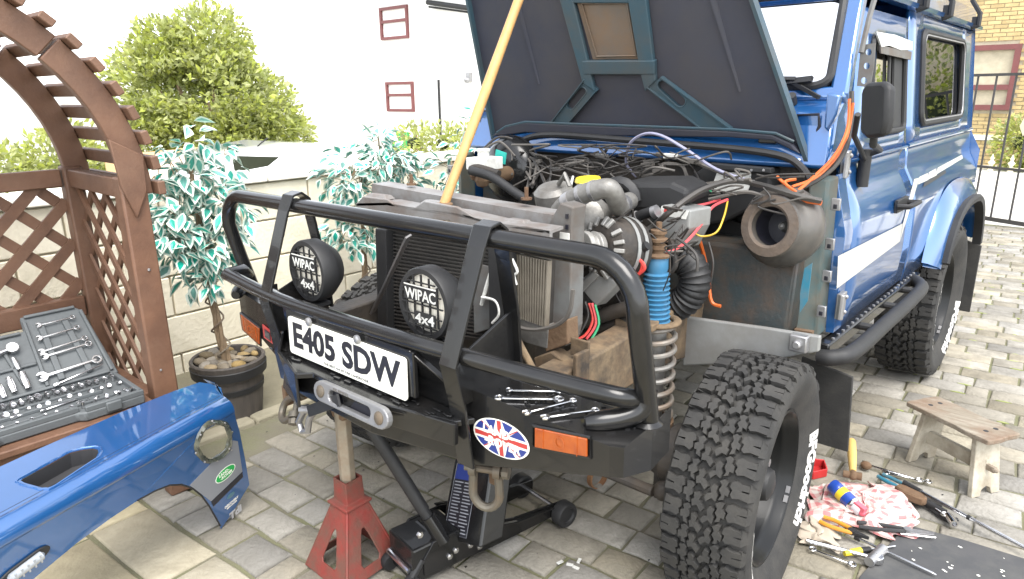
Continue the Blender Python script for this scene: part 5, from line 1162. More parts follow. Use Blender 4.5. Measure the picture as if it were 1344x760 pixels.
bp('bonnet_crossbar', 'under2', [(768, 78), (863, 77), (863, 96), (770, 96)], .001, .022)
bp('bonnet_crossbar', 'under2', [(750, -10), (838, -10), (838, 3), (753, 3)], .001, .018)
bp('bonnet_recess', 'rustpan', [(758, 3), (829, 3), (842, 77), (779, 78)], .001, .006, .002)
b = B(); P = [ob_(*p, .010) for p in ((764, 5), (823, 4), (835, 73), (783, 74))]; b.tube(P, .004, 6, close=True); part('recess_bead', 'rustpan', b, bon)
for q, sl in (((768, 104), (784, 118), (743, 165), (722, 163)), (764, 120, 749, 138, 7)), (((850, 114), (868, 101), (960, 169), (930, 175)), (870, 112, 893, 133, 9)):
    P = [ob_(*p, .014) for p in q]; x0, y0, x1, y1, r_ = sl; H = []
    a = math.degrees(math.atan2(y1-y0, x1-x0))
    for cx, cy, a0 in ((x1, y1, a-90), (x0, y0, a+90)):
        for i in range(7): t = R(a0+30*i); H.append(ob_(cx+r_*.8*math.cos(t), cy+r_*.8*math.sin(t), .014))
    b = B(); fillmesh(b, P, [H]); o = part('bonnet_brace', 'under2', b, bon, smooth=0); m = o.modifiers.new('t', 'SOLIDIFY'); m.thickness = .014; m.offset = -1 if (P[1]-P[0]).cross(P[2]-P[0]).dot(BN) > 0 else 1
    b = B(); b.tube(H, .0025, 5, close=True); part('slot_lip', 'under2', b, bon)
    b = B()
    for i, j in ((0, 3), (1, 2)): b.bar(P[i], P[j], .004, .018, BN)
    part('brace_flange', 'under2', b, bon, smooth=0)
bp('bonnet_lip', 'under', [(651, 176), (664, 165), (690, 158), (760, 161), (960, 168), (1018, 173), (1042, 184), (1055, 199), (1046, 195), (1018, 181), (960, 177), (760, 175), (695, 171), (668, 175)], 0, .028, .006)
b = B(); b.tube([ob_(*p, .024) for p in ((652, 174), (664, 166), (690, 160), (760, 163), (960, 170), (1018, 175), (1042, 186))], .005, 6); part('lip_bead', 'under2', b, bon)
b = B(); b.bar(BL+BN*.006, TL+BN*.006, .012, .03, BN); part('bonnet_edge', 'under2', b, bon, smooth=0)
b = B(); b.bar(BR_+BN*.006, TR+BN*.006, .012, .03, BN); part('bonnet_edge', 'under2', b, bon, smooth=0)
for x0, y0, x1, y1 in ((680, 0, 708, 110), (938, 0, 972, 120)):
    b = B(); b.tube([ob_(x0, y0-80, 0), ob_(x0, y0, 0), ob_(x1, y1, 0)], [.014, .014, .006], 8, flat=.35); part('bonnet_swage', 'under', b, bon)
for px in (690, 1010): b = B(); p = U(px, 183, y=.50); b.box(p, (.06, .04, .025)); part('bonnet_hinge', 'black', b, bevel=.004)
# wooden pole that holds it up: foot in the bracket, head against the bonnet frame
foot = U(583, 268, y=-.375); dirp = ray(680, 2); 
best = None
for k in range(400):
    t = .8+.005*k; p = CAM+dirp*t
    d = (p-(BL+BN*.025)).dot(BN)
    q = foot+(p-foot)*1.0
    if best is None or abs((p.y-foot.y)-.30) < best[0]: best = (abs((p.y-foot.y)-.30), p)
mid_ = best[1]; dp = (mid_-foot); L = ((BL+BN*.03-foot).dot(BN))/dp.dot(BN); headp = foot+dp*min(L, 2.6)
b = B(); n = 12; b.tube([foot+(headp-foot)*i/n for i in range(n+1)], [.0150-.0008*math.sin(i*1.3) for i in range(n+1)], 14)
tag(b.ob('prop_pole', 'pole'), 'pale wooden broom pole propping the bonnet open', 'pole')

# ---------------------------------------------------------------- radiator and front panel
Y0 = -.42
def fp(nm, mt, q, y, th, bv=.003, par=None): b = B(); b.prism([U(px, py, y=y) for px, py in q], (0, th, 0)); return part(nm, mt, b, par, smooth=0, bevel=bv)
# pressed slam panel, front
Q = [(467, 268), (476, 258), (508, 262), (516, 268), (545, 272), (556, 264), (600, 272), (622, 285), (650, 292), (668, 297), (690, 296), (722, 302), (722, 328), (700, 322), (640, 310), (600, 300), (590, 290), (560, 289), (545, 290), (505, 284), (467, 276)]
fp('slam_panel', 'slam', Q, Y0, .012, .003)
b = B(); 
tops = [U(px, py, y=Y0) for px, py in ((467, 267), (508, 266), (545, 273), (600, 280), (650, 292), (722, 303))]
b.rings([[p, p+V((0, .055, .004)), p+V((0, .055, -.004)), p+V((0, 0, -.008))] for p in tops]); part('slam_panel_top', 'slam', b, smooth=30)
for (a, c) in (((476, 259), (506, 263)), ((548, 268), (578, 272)), ((655, 293), (690, 298))):
    A = U(*a, y=Y0+.02); C = U(*c, y=Y0+.02); b = B(); b.rings([[A, C, C+V((-.020, .012, .014)), A+V((.020, .012, .014))], [A+V((0, .045, 0)), C+V((0, .045, 0)), C+V((-.02, .04, .012)), A+V((.02, .04, .012))]]); part('panel_swage', 'slam', b, smooth=0, bevel=.004)
b = B(); b.rings([[U(px, py, y=-.335), U(px, py+20, y=-.335), U(px, py+20, y=-.335)+V((0, .012, 0)), U(px, py, y=-.335)+V((0, .075, 0))] for px, py in ((488, 241), (560, 254), (640, 268), (700, 278), (738, 284))]); part('radiator_top_rail', 'slam', b, smooth=30)
for px, py in ((540, 243), (691, 262)): b = B(); p = U(px, py, y=-.29); b.cyl(p, p+V((0, 0, .035)), .006, n=8); b.cyl(p, p+V((0, 0, .006)), .016, n=8); part('stud', 'rust', b)
b = B(); p = U(583, 270, y=-.385); b.box(p+V((0, 0, -.006)), (.075, .05, .010)); b.lathe([(.017, 0), (.026, 0), (.026, .008), (.017, .008)], p, (0, 0, 1), 14); part('pole_bracket', 'rust', b, bevel=.003)
# side uprights
b = B(); b.prism([U(px, py, y=-.35) for px, py in ((735, 266), (752, 272), (750, 300), (748, 432), (742, 455), (712, 448), (716, 300))], (0, .06, 0)); part('radiator_side', 'galv', b, smooth=0, bevel=.004)
b = B(); p = U(741, 311, y=-.353); b.box(p, (.03, .003, .022)); part('paper_tag', 'label', b, smooth=0)
b = B()
for py in (284, 298): p = U(744, py, y=-.352); b.box(p, (.008, .004, .012))
part('slots', 'ink', b, smooth=0)
fp('frame_post', 'blackmatt', [(492, 300), (506, 302), (508, 436), (496, 430)], -.41, .05)
fp('frame_post', 'blackmatt', [(640, 318), (668, 330), (670, 475), (655, 470), (642, 440)], -.43, .03)
fp('frame_plate', 'galv', [(620, 345), (645, 350), (648, 430), (622, 438)], -.405, .006, .002)
fp('radiator_core', 'findark', [(500, 296), (648, 318), (648, 452), (502, 428)], -.37, .04, 0)
b = B()
for i in range(27):
    t = i/26; a = U(502, 300+t*124, y=-.375); c = U(646, 322+t*124, y=-.375); b.bar(a, c, .010, .004)
part('radiator_fins', 'findark', b, smooth=0)
fp('cooler_core', 'findark', [(662, 326), (722, 338), (718, 432), (666, 415)], -.375, .03, 0)
b = B()
for i in range(17):
    t = i/16; b.bar(U(664+57*t, 330+12*t, y=-.385), U(668+49*t, 412+16*t, y=-.385), .0045, .018, V((0, 1, 0)))
part('cooler_fins', 'fin', b, smooth=0)
fp('cooler_tank', 'alu', [(664, 413), (720, 430), (718, 458), (690, 450), (668, 438)], -.39, .05)
fp('cooler_tank', 'alu', [(662, 322), (724, 336), (722, 342), (662, 328)], -.39, .02)
fp('rust_corner', 'rust', [(712, 430), (744, 420), (745, 452), (716, 462)], -.388, .05)
b = B(); b.tube(spline([U(*p, y=-.41) for p in ((672, 425), (690, 432), (712, 432), (735, 424), (748, 408), (752, 380))], 5), .006, 6); part('pipe', 'wiregrey', b)
b = B(); b.tube(spline([U(*p, y=-.42) for p in ((672, 340), (679, 356), (675, 362), (678, 374))], 5), .004, 6); b.tube(spline([U(*p, y=-.42) for p in ((648, 345), (640, 372), (632, 400))], 5), .006, 6); b.tube(spline([U(*p, y=-.43) for p in ((632, 390), (650, 395), (655, 412), (646, 424))], 5), .004, 6); part('wire', 'label', b)

# ---------------------------------------------------------------- bulkhead, footwells, heater
b = B(); b.box((0, .56, .98), (1.50, .03, .56)); part('bulkhead', 'foot', b, smooth=0)
for sg in (1, -1):
    b = B(); b.prism([(sg*.33, .30, .735), (sg*.745, .30, .735), (sg*.765, .32, .77), (sg*.765, .34, .985), (sg*.745, .36, 1.01), (sg*.33, .36, 1.01)], (0, .22, 0)); part('footwell', 'foot', b, bevel=.015)
    b = B(); b.prism([(sg*.755, .40, .735), (sg*.815, .44, .72), (sg*.800, .44, 1.235), (sg*.755, .40, 1.235)], (0, .10, 0)); part('door_pillar', 'teal', b, bevel=.01)
    b = B(); b.prism([(sg*.815, .535, .72), (sg*.838, .54, .72), (sg*.838, .54, 1.05), (sg*.800, .54, 1.20), (sg*.792, .54, 1.235), (sg*.79, .535, 1.235)], (0, .08, 0)); part('door_pillar_edge', 'blue', b, bevel=.006)
    for px, py in ((1098, 268), (1090, 320), (1086, 362), (1079, 408)):
        p = U(px, py, y=.425); b = B(); b.box((sg*p.x, .420, p.z), (.026, .012, .036)); b.mi = 1; b.box((sg*p.x, .4145, p.z-.006), (.012, .004, .014)); part('clip', ['steel', 'ink'], b, bevel=.002)
fp('paint_patch', 'tealp', [(1056, 352), (1066, 345), (1060, 395), (1050, 410), (1050, 385)], .305, .003, 0)
b = B(); b.rings([[U(px, py, y=.43) for px, py in ((905, 232), (930, 215), (1010, 222), (1012, 262), (950, 292), (895, 300), (880, 275))], [U(px, py, y=.43)+V((0, .1, 0)) for px, py in ((905, 232), (930, 215), (1010, 222), (1012, 262), (950, 292), (895, 300), (880, 275))]])
part('heater_box', 'blackmatt', b, smooth=0, bevel=.01)
fp('heater_label', 'label', [(941, 226), (986, 227), (984, 244), (981, 252), (938, 252), (936, 240)], .424, .003, .001)
fp('heater_flange', 'blackmatt', [(930, 214), (1012, 221), (1012, 228), (932, 222)], .405, .03, .003)
for px in (970, 986, 1002): p = U(px, 223.5, y=.402); b = B(); b.ball(p, .005, 6); part('rivet', 'steel', b)
fp('inner_panel', 'blackmatt', [(830, 300), (960, 290), (1000, 300), (990, 345), (930, 345), (860, 380), (835, 360)], .50, .02, 0)
bc = U(1022, 297, y=.31); bd = V((-.16, -.96, .14)).normalized()
b = B(); b.lathe([(.098, -.085), (.112, -.07), (.121, -.04), (.126, -.012), (.122, .004), (.106, .022), (.098, .032), (.094, .045), (.084, .050), (.074, .044), (.066, .046), (.060, .036), (.058, -.05), (.0, -.06)], bc, bd, 40, cap=False); part('heater_blower', 'blowm', b, smooth=40)
b = B(); b.lathe([(.062, .046), (.090, .050), (.092, .057), (.066, .060), (.058, .054), (.062, .046)], bc, bd, 32, cap=False); part('blower_ring', 'blowring', b)
b = B(); b.lathe([(.0575, .030), (.0565, -.04), (0, -.045)], bc, bd, 28, cap=False); part('blower_mouth_shade', 'ink', b)  # added black liner: paints the shade inside the blower opening
b = B(); b.cyl(bc-bd*.04, bc-bd*.015, .018, .010, 12); b.ball(bc-bd*.018, .010, 8); part('blower_fan_hub', 'alu', b)
# bonnet seal arch and blue scuttle front under it
b = B(); P = [U(*p, y=.44) for p in ((1068, 262), (1064, 240), (1052, 220), (1030, 206), (980, 197), (900, 190), (800, 182), (735, 177), (700, 179), (678, 190), (668, 206), (662, 232))]; b.tube(spline(P, 4), .012, 8); part('bonnet_seal', 'blackmatt', b)
b = B(); b.tube([U(*p, y=.47) for p in ((675, 180), (720, 172), (900, 184), (1020, 198), (1050, 212))], .008, 6); part('scuttle_edge', 'blue', b)
fp('bulkhead_top', 'grime', [(665, 205), (690, 188), (735, 182), (900, 194), (1030, 210), (1055, 230), (1062, 262), (990, 250), (800, 240), (680, 240)], .52, .02, 0)

# ---------------------------------------------------------------- engine
b = B(); b.box((0.02, .10, .86), (.36, .70, .40)); b.box((.02, -.14, .98), (.42, .10, .26)); b.box((.16, .15, .92), (.16, .5, .20)); b.box((-.2, .1, .93), (.14, .55, .18)); part('engine_block', 'grime', b, bevel=.02)
b = B(); b.prism([U(px, py, y=.12) for px, py in ((782, 262), (790, 248), (825, 240), (880, 240), (902, 250), (905, 268), (880, 276), (800, 280))], (0, .15, .01)); part('rocker_cover', 'blackmatt', b, smooth=0, bevel=.015)
b = B(); b.tube(arc(U(812, 262, y=.10), (1, .1, 0), (0, 0, 1), .060, 0, 180, 8), .018, 8, flat=.6); part('pulley_guard', 'blackmatt', b)
b = B(); P = [U(*p, y=-.16) for p in ((728, 300), (733, 280), (745, 266), (762, 256), (785, 249))]; P += [U(800, 248, y=-.15), U(808, 260, y=-.12), U(812, 272, y=-.07), U(818, 268, y=.0), U(826, 264, y=.06)]
b.tube(spline(P, 6), .028, 16); part('intake_pipe', 'alu', b, smooth=50)
b = B()
for a, c in (((744, 267), (752, 262)), ((762, 256), (766, 254.5)), ((778, 251), (782, 250))): b.tube([U(*a, y=-.16), U(*c, y=-.16)], .0305, 16)
b.tube([U(813, 270, y=-.05), U(817, 268.5, y=-.02)], .031, 16); part('hose_clamp', 'steel', b)
b = B(); p = U(728, 262, y=-.10); b.lathe([(.0, -.05), (.05, -.05), (.06, -.04), (.06, .03), (.045, .045), (0, .05)], p, (0, -.3, 1), 24); b.tube([p+V((.03, -.02, .05)), p+V((.06, -.03, .085)), p+V((.08, -.03, .05))], .007, 6); part('thermostat_housing', 'alu', b)
b = B(); p = U(772, 240, y=.0); b.lathe([(0, 0), (.038, 0), (.042, .006), (.038, .016), (0, .018)], p, (0, -.1, 1), 18); part('filler_cap', 'yellow', b)
b = B(); p = U(770, 290, y=-.05); b.lathe([(.06, -.05), (.075, -.04), (.08, 0), (.07, .05), (.04, .07), (0, .07)], p, (.3, -.9, .2), 20); b.ball(U(795, 300, y=.05), .05, 10, (1.3, 1, .8)); part('pump_body', 'alu', b)
b = B(); b.ball(U(795, 292, y=.02), .045, 10, (1.5, 1, .8)); part('manifold', 'rust', b)
ac = U(803, 326, y=-.10); ad = V((-.25, -.92, .15)).normalized()
b = B(); b.lathe([(.035, .05), (.062, .05), (.085, .035), (.092, .0), (.092, -.05), (.085, -.08), (.05, -.095), (0, -.095)], ac, ad, 28); part('alternator', 'grime', b, smooth=40)
b = B(); u = ad.orthogonal().normalized(); v = ad.cross(u)
for k in range(16): a = 6.283*k/16+.07*math.sin(k*2.3); q = u*math.cos(a)+v*math.sin(a); b.bar(ac+ad*.050+q*.064, ac+ad*.034+q*.090, .012, .014, ad)
b.lathe([(.020, .055), (.045, .055), (.048, .075), (.038, .08), (.036, .095), (.048, .10), (.045, .115), (.012, .115), (0, .11)], ac, ad, 20); part('alternator_fins', 'alulite', b, bevel=.002)
b = B()
for k in (-.02, -.05): b.lathe([(.0935, k-.006), (.0955, k-.006), (.0955, k+.006), (.0935, k+.006)], ac, ad, 28, cap=False)
part('alternator_band', 'galvlt', b)
b = B(); P = [U(*p, y=.15) for p in ((893, 338), (908, 350), (912, 372), (902, 392), (886, 402))]; b.tube(spline(P, 10), [.048+.003*math.sin(i*2.2) for i in range(41)], 16); part('bellows_hose', 'blackmatt', b, smooth=50)
b = B(); b.lathe([(.018, -.02), (.030, -.02), (.030, .02), (.018, .02), (.018, -.02)], U(877, 326, y=.05), (-.2, -1, .3), 16, cap=False); b.tube(spline([U(*p, y=.05) for p in ((880, 330), (886, 340), (884, 352), (872, 360))], 6), .010, 8); part('hose', 'grime', b)
b = B(); P = [U(px, py, y=.08) for px, py in ((864, 280), (868, 269), (906, 276), (904, 300), (890, 328), (860, 322))]; b.prism(P, (.02, .10, .0)); part('control_box', 'galvlt', b, smooth=0, bevel=.005)
fp('box_label', 'label', [(868, 270.5), (904, 277), (900, 288), (865, 282)], .076, .002, 0); fp('label_print', 'flagred', [(872, 273), (878, 274), (877, 279), (871, 278)], .074, .001, 0)
b = B(); P = [U(px, py, y=-.15) for px, py in ((757, 372), (778, 354), (812, 372), (782, 402))]; b.prism(P, (.01, .04, .0)); b.prism([U(px, py, y=-.16) for px, py in ((756, 376), (779, 356), (786, 362), (760, 388))], (0, .006, 0)); part('vacuum_bracket', 'galvlt', b, smooth=0, bevel=.003)
for P, r_, mt, y in ((((833, 286), (848, 280), (862, 276)), .016, 'blackmatt', .05), (((832, 288), (838, 284)), .020, 'steel', .05), (((857, 279), (863, 277)), .020, 'steel', .05), (((655, 228), (628, 220), (618, 222)), .013, 'grime', .1), (((618, 224), (645, 232), (672, 250), (690, 262)), .016, 'blackmatt', .0), (((722, 300), (750, 330), (762, 350)), .012, 'blackmatt', -.15), (((770, 345), (790, 335), (830, 332), (850, 322)), .013, 'blackmatt', -.08), (((745, 430), (780, 418), (810, 408), (845, 400)), .022, 'grime', -.1), (((752, 445), (790, 430), (845, 415)), .016, 'grime', -.08)):
    b = B(); b.tube(spline([U(*p, y=y) for p in P], 6), r_, 12); part('hose', mt, b)
b = B(); b.ball(U(765, 400, y=.0), .08, 10, (1, 1, 1)); b.ball(U(735, 380, y=.05), .09, 10); b.box(U(800, 400, y=.1), (.2, .2, .15)); part('engine_mount', 'grime', b)
# brake servo and reservoir, far side
p = U(672, 222, y=.38); b = B(); b.lathe([(.03, .075), (.10, .06), (.128, .03), (.132, 0), (.128, -.03), (.10, -.06), (0, -.07)], p, (0, -1, .05), 36); b.lathe([(.133, -.004), (.137, -.004), (.137, .006), (.133, .006)], p, (0, -1, .05), 36, cap=False); part('brake_servo', 'black', b, smooth=40)
p = U(636, 214, y=.16); b = B(); b.box(p, (.09, .11, .045)); b.lathe([(.022, 0), (.022, .022), (.026, .024), (.026, .034), (0, .036)], p+V((-.005, 0, .02)), (0, 0, 1), 14); part('fluid_reservoir', 'label', b, bevel=.006)
p = U(628, 232, y=.16); b = B(); b.cyl(p, p+V((.02, .16, 0)), .030); b.ball(p+V((.03, -.01, -.01)), .03, 8); b.ball(p+V((-.03, .01, .0)), .02, 8); part('master_cylinder', 'rust', b)
b = B(); q = U(657, 206, y=.24); b.box(q, (.055, .004, .045), MX.Rotation(.2, 3, 'Y')); part('paper_tag', 'tealtag', b, smooth=0)
# aluminium outrigger plate and floor edge
b = B(); b.prism([U(*p, y=.20) for p in ((898, 416), (1000, 430), (1076, 442), (1074, 462), (1048, 466), (1000, 476), (896, 480))], (0, .02, 0)); part('outrigger', 'galvlt', b, smooth=0, bevel=.004)
b = B(); b.prism([(.42, .23, .716), (.80, .30, .716), (.80, .60, .716), (.42, .60, .716)], (0, 0, .010)); part('floor_plate', 'grime', b, smooth=0, bevel=.003)
p = U(1049, 450, y=.185); b = B(); b.box(p, (.05, .03, .05)); b.cyl(p+V((0, -.03, 0)), p+V((0, -.012, 0)), .014, n=6); part('body_bolt', 'steel', b, bevel=.004)
b = B(); b.prism([U(*p, y=.34) for p in ((1042, 432), (1066, 436), (1064, 446), (1050, 440))], (0, .02, 0)); part('rust_bracket', 'rust', b, smooth=0)

# ---------------------------------------------------------------- wiring
def wire(P, r_=.004, mt='wire', n=6, nm='wire'):
    Q = [U(px, py, y=y) for px, py, y in P]; b = B(); b.tube(spline(Q, n), r_, 6); return part(nm, mt, b)
rr = random.Random(14)
wire([(990, 240, .30), (960, 238, .26), (920, 250, .14), (882, 276, .02), (858, 296, .045), (832, 312, -.0), (800, 322, -.14), (770, 335, -.18), (745, 352, -.18)], .009, 'wire', nm='wiring_loom')
wire([(835, 232, .38), (822, 215, .34), (826, 190, .3), (845, 176, .28), (868, 178, .28), (900, 196, .28), (940, 222, .28), (985, 238, .3)], .005, 'wirelilac')
for P, r_, mt in ((((985, 240, .3), (1010, 246, .28), (1050, 258, .28), (1078, 264, .30)), .010, 'wire'), (((880, 240, .36), (915, 242, .34), (955, 238, .30), (985, 236, .28)), .006, 'wiregrey'), (((862, 202, .38), (890, 206, .36), (920, 216, .34), (960, 232, .3)), .007, 'wiregrey'), (((865, 222, .36), (872, 215, .36), (895, 218, .36), (906, 236, .34), (940, 245, .32)), .006, 'wiregrey'),
    (((1115, 130, .5), (1112, 170, .48), (1095, 205, .42), (1065, 235, .36), (1048, 250, .32)), .005, 'orange'), (((1120, 135, .5), (1108, 190, .48), (1075, 230, .38), (1040, 245, .32)), .0045, 'orange'), (((1118, 120, .52), (1116, 175, .50), (1098, 215, .44), (1062, 242, .38), (1020, 255, .3)), .008, 'wire'),
    (((1045, 235, .35), (1030, 240, .33), (1050, 256, .3)), .005, 'orange'), (((1020, 232, .36), (1035, 245, .34), (1060, 258, .32)), .005, 'orange'), (((1050, 262, .3), (1078, 266, .3)), .009, 'orange'),
    (((918, 315, .2), (925, 340, .26), (930, 370, .27), (934, 396, .27), (946, 402, .27)), .006, 'orange'), (((930, 318, .3), (936, 345, .28), (932, 375, .28)), .004, 'wire'),
    (((955, 262, .26), (935, 272, .2), (920, 295, .14), (900, 318, .06), (880, 330, .02), (866, 330, 0)), .0045, 'pink'), (((955, 264, .26), (950, 285, .2), (940, 305, .16), (920, 310, .14), (905, 300, .12)), .003, 'yellowwire'), (((945, 262, .27), (925, 268, .2), (900, 272, .16)), .004, 'pink'),
    (((800, 350, -.1), (815, 330, -.1), (838, 340, -.1), (846, 352, -.1), (835, 362, -.1)), .005, 'redwire'), (((805, 345, -.1), (825, 332, -.1), (842, 345, -.1), (840, 358, -.1)), .004, 'redwire'), (((790, 342, -.1), (812, 328, -.1), (826, 336, -.1)), .004, 'wirelilac'),
    (((773, 398, -.2), (778, 420, -.2), (768, 440, -.22), (750, 448, -.25)), .004, 'redwire'), (((777, 398, -.2), (782, 425, -.2), (770, 445, -.22)), .004, 'pink'), (((781, 400, -.2), (786, 425, -.2), (776, 446, -.22)), .0035, 'greenwire'), (((768, 396, -.2), (772, 415, -.2), (760, 440, -.22)), .0035, 'wire'),
    (((885, 262, .2), (888, 250, .22), (894, 258, .2), (888, 268, .18)), .003, 'greenwire'), (((890, 255, .2), (905, 240, .26), (935, 252, .26)), .003, 'greenwire'),
    (((635, 195, .3), (655, 180, .34), (680, 188, .36), (700, 225, .34), (706, 250, .3)), .005, 'wire'), (((632, 200, .28), (655, 186, .3), (676, 205, .32)), .005, 'wiregrey'), (((745, 258, .0), (752, 232, .1), (745, 262, -.05)), .004, 'label'),
    (((752, 352, -.12), (735, 400, -.2), (728, 440, -.25)), .006, 'wire'), (((760, 372, -.15), (748, 384, -.18), (740, 392, -.2)), .004, 'wire'), (((1055, 250, .3), (1020, 262, .28), (980, 252, .28), (930, 262, .24)), .006, 'wiregrey')):
    wire(P, r_, mt)
for i in range(34):
    x0, y0 = rr.uniform(690, 880), rr.uniform(190, 232); P = [(x0, y0, rr.uniform(.30, .44))]
    for k in range(4): x0 += rr.uniform(-42, 46); y0 += rr.uniform(-14, 16); P.append((min(max(x0, 672), 960), min(max(y0, 190), 252), rr.uniform(.22, .44)))
    wire(P, rr.choice((.0022, .003, .003, .0045)), rr.choice(('wire', 'wire', 'wiregrey', 'wiregrey', 'wiregrey')), 8)
for i in range(8):
    P = [(rr.uniform(672, 700), rr.uniform(195, 215), .36), (rr.uniform(690, 725), rr.uniform(200, 230), .34), (rr.uniform(690, 720), rr.uniform(240, 262), .2)]
    wire(P, rr.choice((.004, .005)), rr.choice(('wire', 'wiregrey')), 5)
for i in range(26):
    x0, y0 = rr.choice((rr.uniform(755, 832), rr.uniform(885, 905))), rr.uniform(270, 345); yy = rr.uniform(-.16, .08); P = [(x0, y0, yy)]
    for k in range(rr.choice((2, 3, 3))): x0 += rr.uniform(-30, 30); y0 += rr.uniform(-16, 30); yy += rr.uniform(-.03, .03); P.append((min(max(x0, 752), 832 if P[0][0] < 850 else 915), min(max(y0, 255), 420), yy))
    wire(P, rr.choice((.002, .0025, .003, .004)), rr.choice(('wire', 'wire', 'wire', 'wiregrey', 'grime', 'grime', 'wire')), 8)
for i in range(12):
    x0, y0 = rr.uniform(900, 1010), rr.uniform(226, 262); P = [(x0, y0, .27)]
    for k in range(3): x0 += rr.uniform(-30, 40); y0 += rr.uniform(-8, 14); P.append((min(max(x0, 880), 1070), min(max(y0, 222), 282), .26))
    wire(P, rr.choice((.002, .003, .0035)), rr.choice(('wire', 'wiregrey', 'wiregrey')), 8)
for px, py in ((705, 214), (730, 222), (752, 215), (790, 205), (850, 216), (865, 222), (912, 212), (880, 205)):
    b = B(); b.box(U(px, py, y=.33), (.045, .02, .016), MX.Rotation(rr.uniform(-.5, .5), 3, 'Y')); part('connector', rr.choice(('label', 'wiregrey', 'galv')), b, bevel=.002)
# ================================================================ axle stand
AS = thing('axle_stand', 'worn red axle stand with raised column under the bumper', 'axle stand', (-.225, -.655, 0))
cor = [V((-.335, -.768, 0)), V((-.105, -.772, 0)), V((-.122, -.545, 0)), V((-.345, -.545, 0))]; cs = V((-.225, -.655, 0))
topc = [cs+(c-cs).normalized()*.052+V((0, 0, .235)) for c in cor]
for i in range(4):
    A, C = cor[i], cor[(i+1) % 4]; ta, tc2 = topc[i], topc[(i+1) % 4]
    f = lambda u, v: (A.lerp(C, u)).lerp(ta.lerp(tc2, u), v)
    b = B(); H = [f(*q) for q in ((.34, .20), (.66, .20), (.70, .26), (.60, .60), (.54, .68), (.46, .68), (.40, .60), (.30, .26))]
    bot = [f(0, 0), f(.13, 0), f(.17, .055), f(.83, .055), f(.87, 0), f(1, 0)] if i % 2 else [f(0, 0), f(1, 0)]
    fillmesh(b, bot + [f(1, 1), f(0, 1)], [H]); o = kid(b.ob('leg_panel', 'red', smooth=0), AS); m = o.modifiers.new('t', 'SOLIDIFY'); m.thickness = .006; m.offset = 0; bev(o, .002, 1)
    b = B(); b.tube([A+V((0, 0, .004)), ta], .005, 6); kid(b.ob('leg_edge', 'red'), AS)
b = B(); b.rings([[cs+(c-cs).normalized()*r_+V((0, 0, z)) for c in cor] for r_, z in ((.060, .228), (.072, .232), (.072, .240), (.050, .246), (.046, .318), (.049, .322), (.040, .322), (.040, .25))]); kid(b.ob('collar', 'red', smooth=0, bevel=.003), AS)
b = B(); b.lathe([(.026, .20), (.026, .578)], (cs.x, cs.y, 0), (0, 0, 1), 6)
kid(b.ob('ratchet_column', 'greybar', smooth=0, bevel=.003), AS)
b = B(); b.bar((cs.x+.0265, cs.y-.02, .33), (cs.x+.0265, cs.y-.02, .56), .006, .008); kid(b.ob('ratchet_teeth', 'greybar', smooth=0), AS)
b = B(); b.box((cs.x, cs.y, .592), (.17, .06, .035)); b.box((cs.x-.075, cs.y, .618), (.02, .06, .03)); b.box((cs.x+.075, cs.y, .618), (.02, .06, .03)); b.prism([(cs.x-.05, cs.y-.02, .58), (cs.x+.05, cs.y-.02, .58), (cs.x+.027, cs.y-.02, .53), (cs.x-.027, cs.y-.02, .53)], (0, .04, 0)); kid(b.ob('saddle', 'rust', smooth=0, bevel=.005), AS)

# ================================================================ trolley jack
JK = thing('trolley_jack', 'black trolley jack with raised arm and label under the bumper', 'trolley jack', (.03, -.28, 0))
jd = (V((-.03, -.56, 0))-V((.06, -.02, 0))).normalized(); jx = V((-jd.y, jd.x, 0)); jx = jx if jx.x > 0 else -jx; j0 = V((.058, -.02, 0))
J = lambda a, l, z: j0+jx*a+jd*l+V((0, 0, z))
for sgn_ in (1, -1):
    b = B(); q = [(0.085, -.03, .030), (.085, -.03, .075), (.080, .20, .10), (.072, .40, .150), (.072, .52, .150), (.072, .56, .10), (.072, .56, .045), (.078, .30, .028)]
    b.prism([J(sgn_*a, l, z) for a, l, z in q], jx*sgn_*.008); b.prism([J(sgn_*.093, l, z) for l, z in ((-.03, .070), (.20, .095), (.40, .145), (.40, .139), (.20, .088), (-.03, .064))], jx*sgn_*.014); kid(b.ob('side_frame', 'black', smooth=0, bevel=.002), JK)
    c = J(sgn_*.122, .0, .046); b = B(); b.lathe([(.012, -.026), (.040, -.026), (.046, -.020), (.046, .014), (.042, .020), (.030, .020), (.026, .012), (.012, .012), (0, .014)], c, jx*sgn_, 26); w_ = kid(b.ob('jack_wheel', 'blackmatt', bevel=0), JK)
    b = B(); b.lathe([(.044, -.034), (.0495, -.033), (.0495, -.012), (.044, -.010)], c, jx*sgn_, 26, cap=False); q_ = b.ob('wheel_band', 'rustband', None); q_.parent = w_; q_.matrix_parent_inverse = w_.matrix_parent_inverse.copy()
b = B(); b.cyl(J(-.12, .0, .046), J(.12, .0, .046), .010, n=10); kid(b.ob('wheel_axle', 'chrome'), JK)
b = B(); b.cyl(J(-.07, .30, .06), J(.07, .30, .06), .007, n=8); b.cyl(J(-.06, .24, .06), J(.05, .22, .065), .009, n=8); kid(b.ob('cross_bolts', 'chrome'), JK)
b = B(); b.box(J(0, .50, .085), (.150, .19, .125), MX.Rotation(math.atan2(jd.x, -jd.y), 3, 'Z')); b.box(J(0, .36, .075), (.06, .2, .06), MX.Rotation(math.atan2(jd.x, -jd.y), 3, 'Z')); kid(b.ob('pump_block', 'black', smooth=0, bevel=.008), JK)
for sgn_ in (1, -1):
    b = B(); b.cyl(J(sgn_*.07, .56, .10), J(sgn_*.07, .60, .05), .012, n=8); b.lathe([(0, -.014), (.026, -.014), (.030, 0), (.026, .014), (0, .014)], J(sgn_*.07, .60, .032), jx, 16); kid(b.ob('castor', 'blackmatt'), JK)
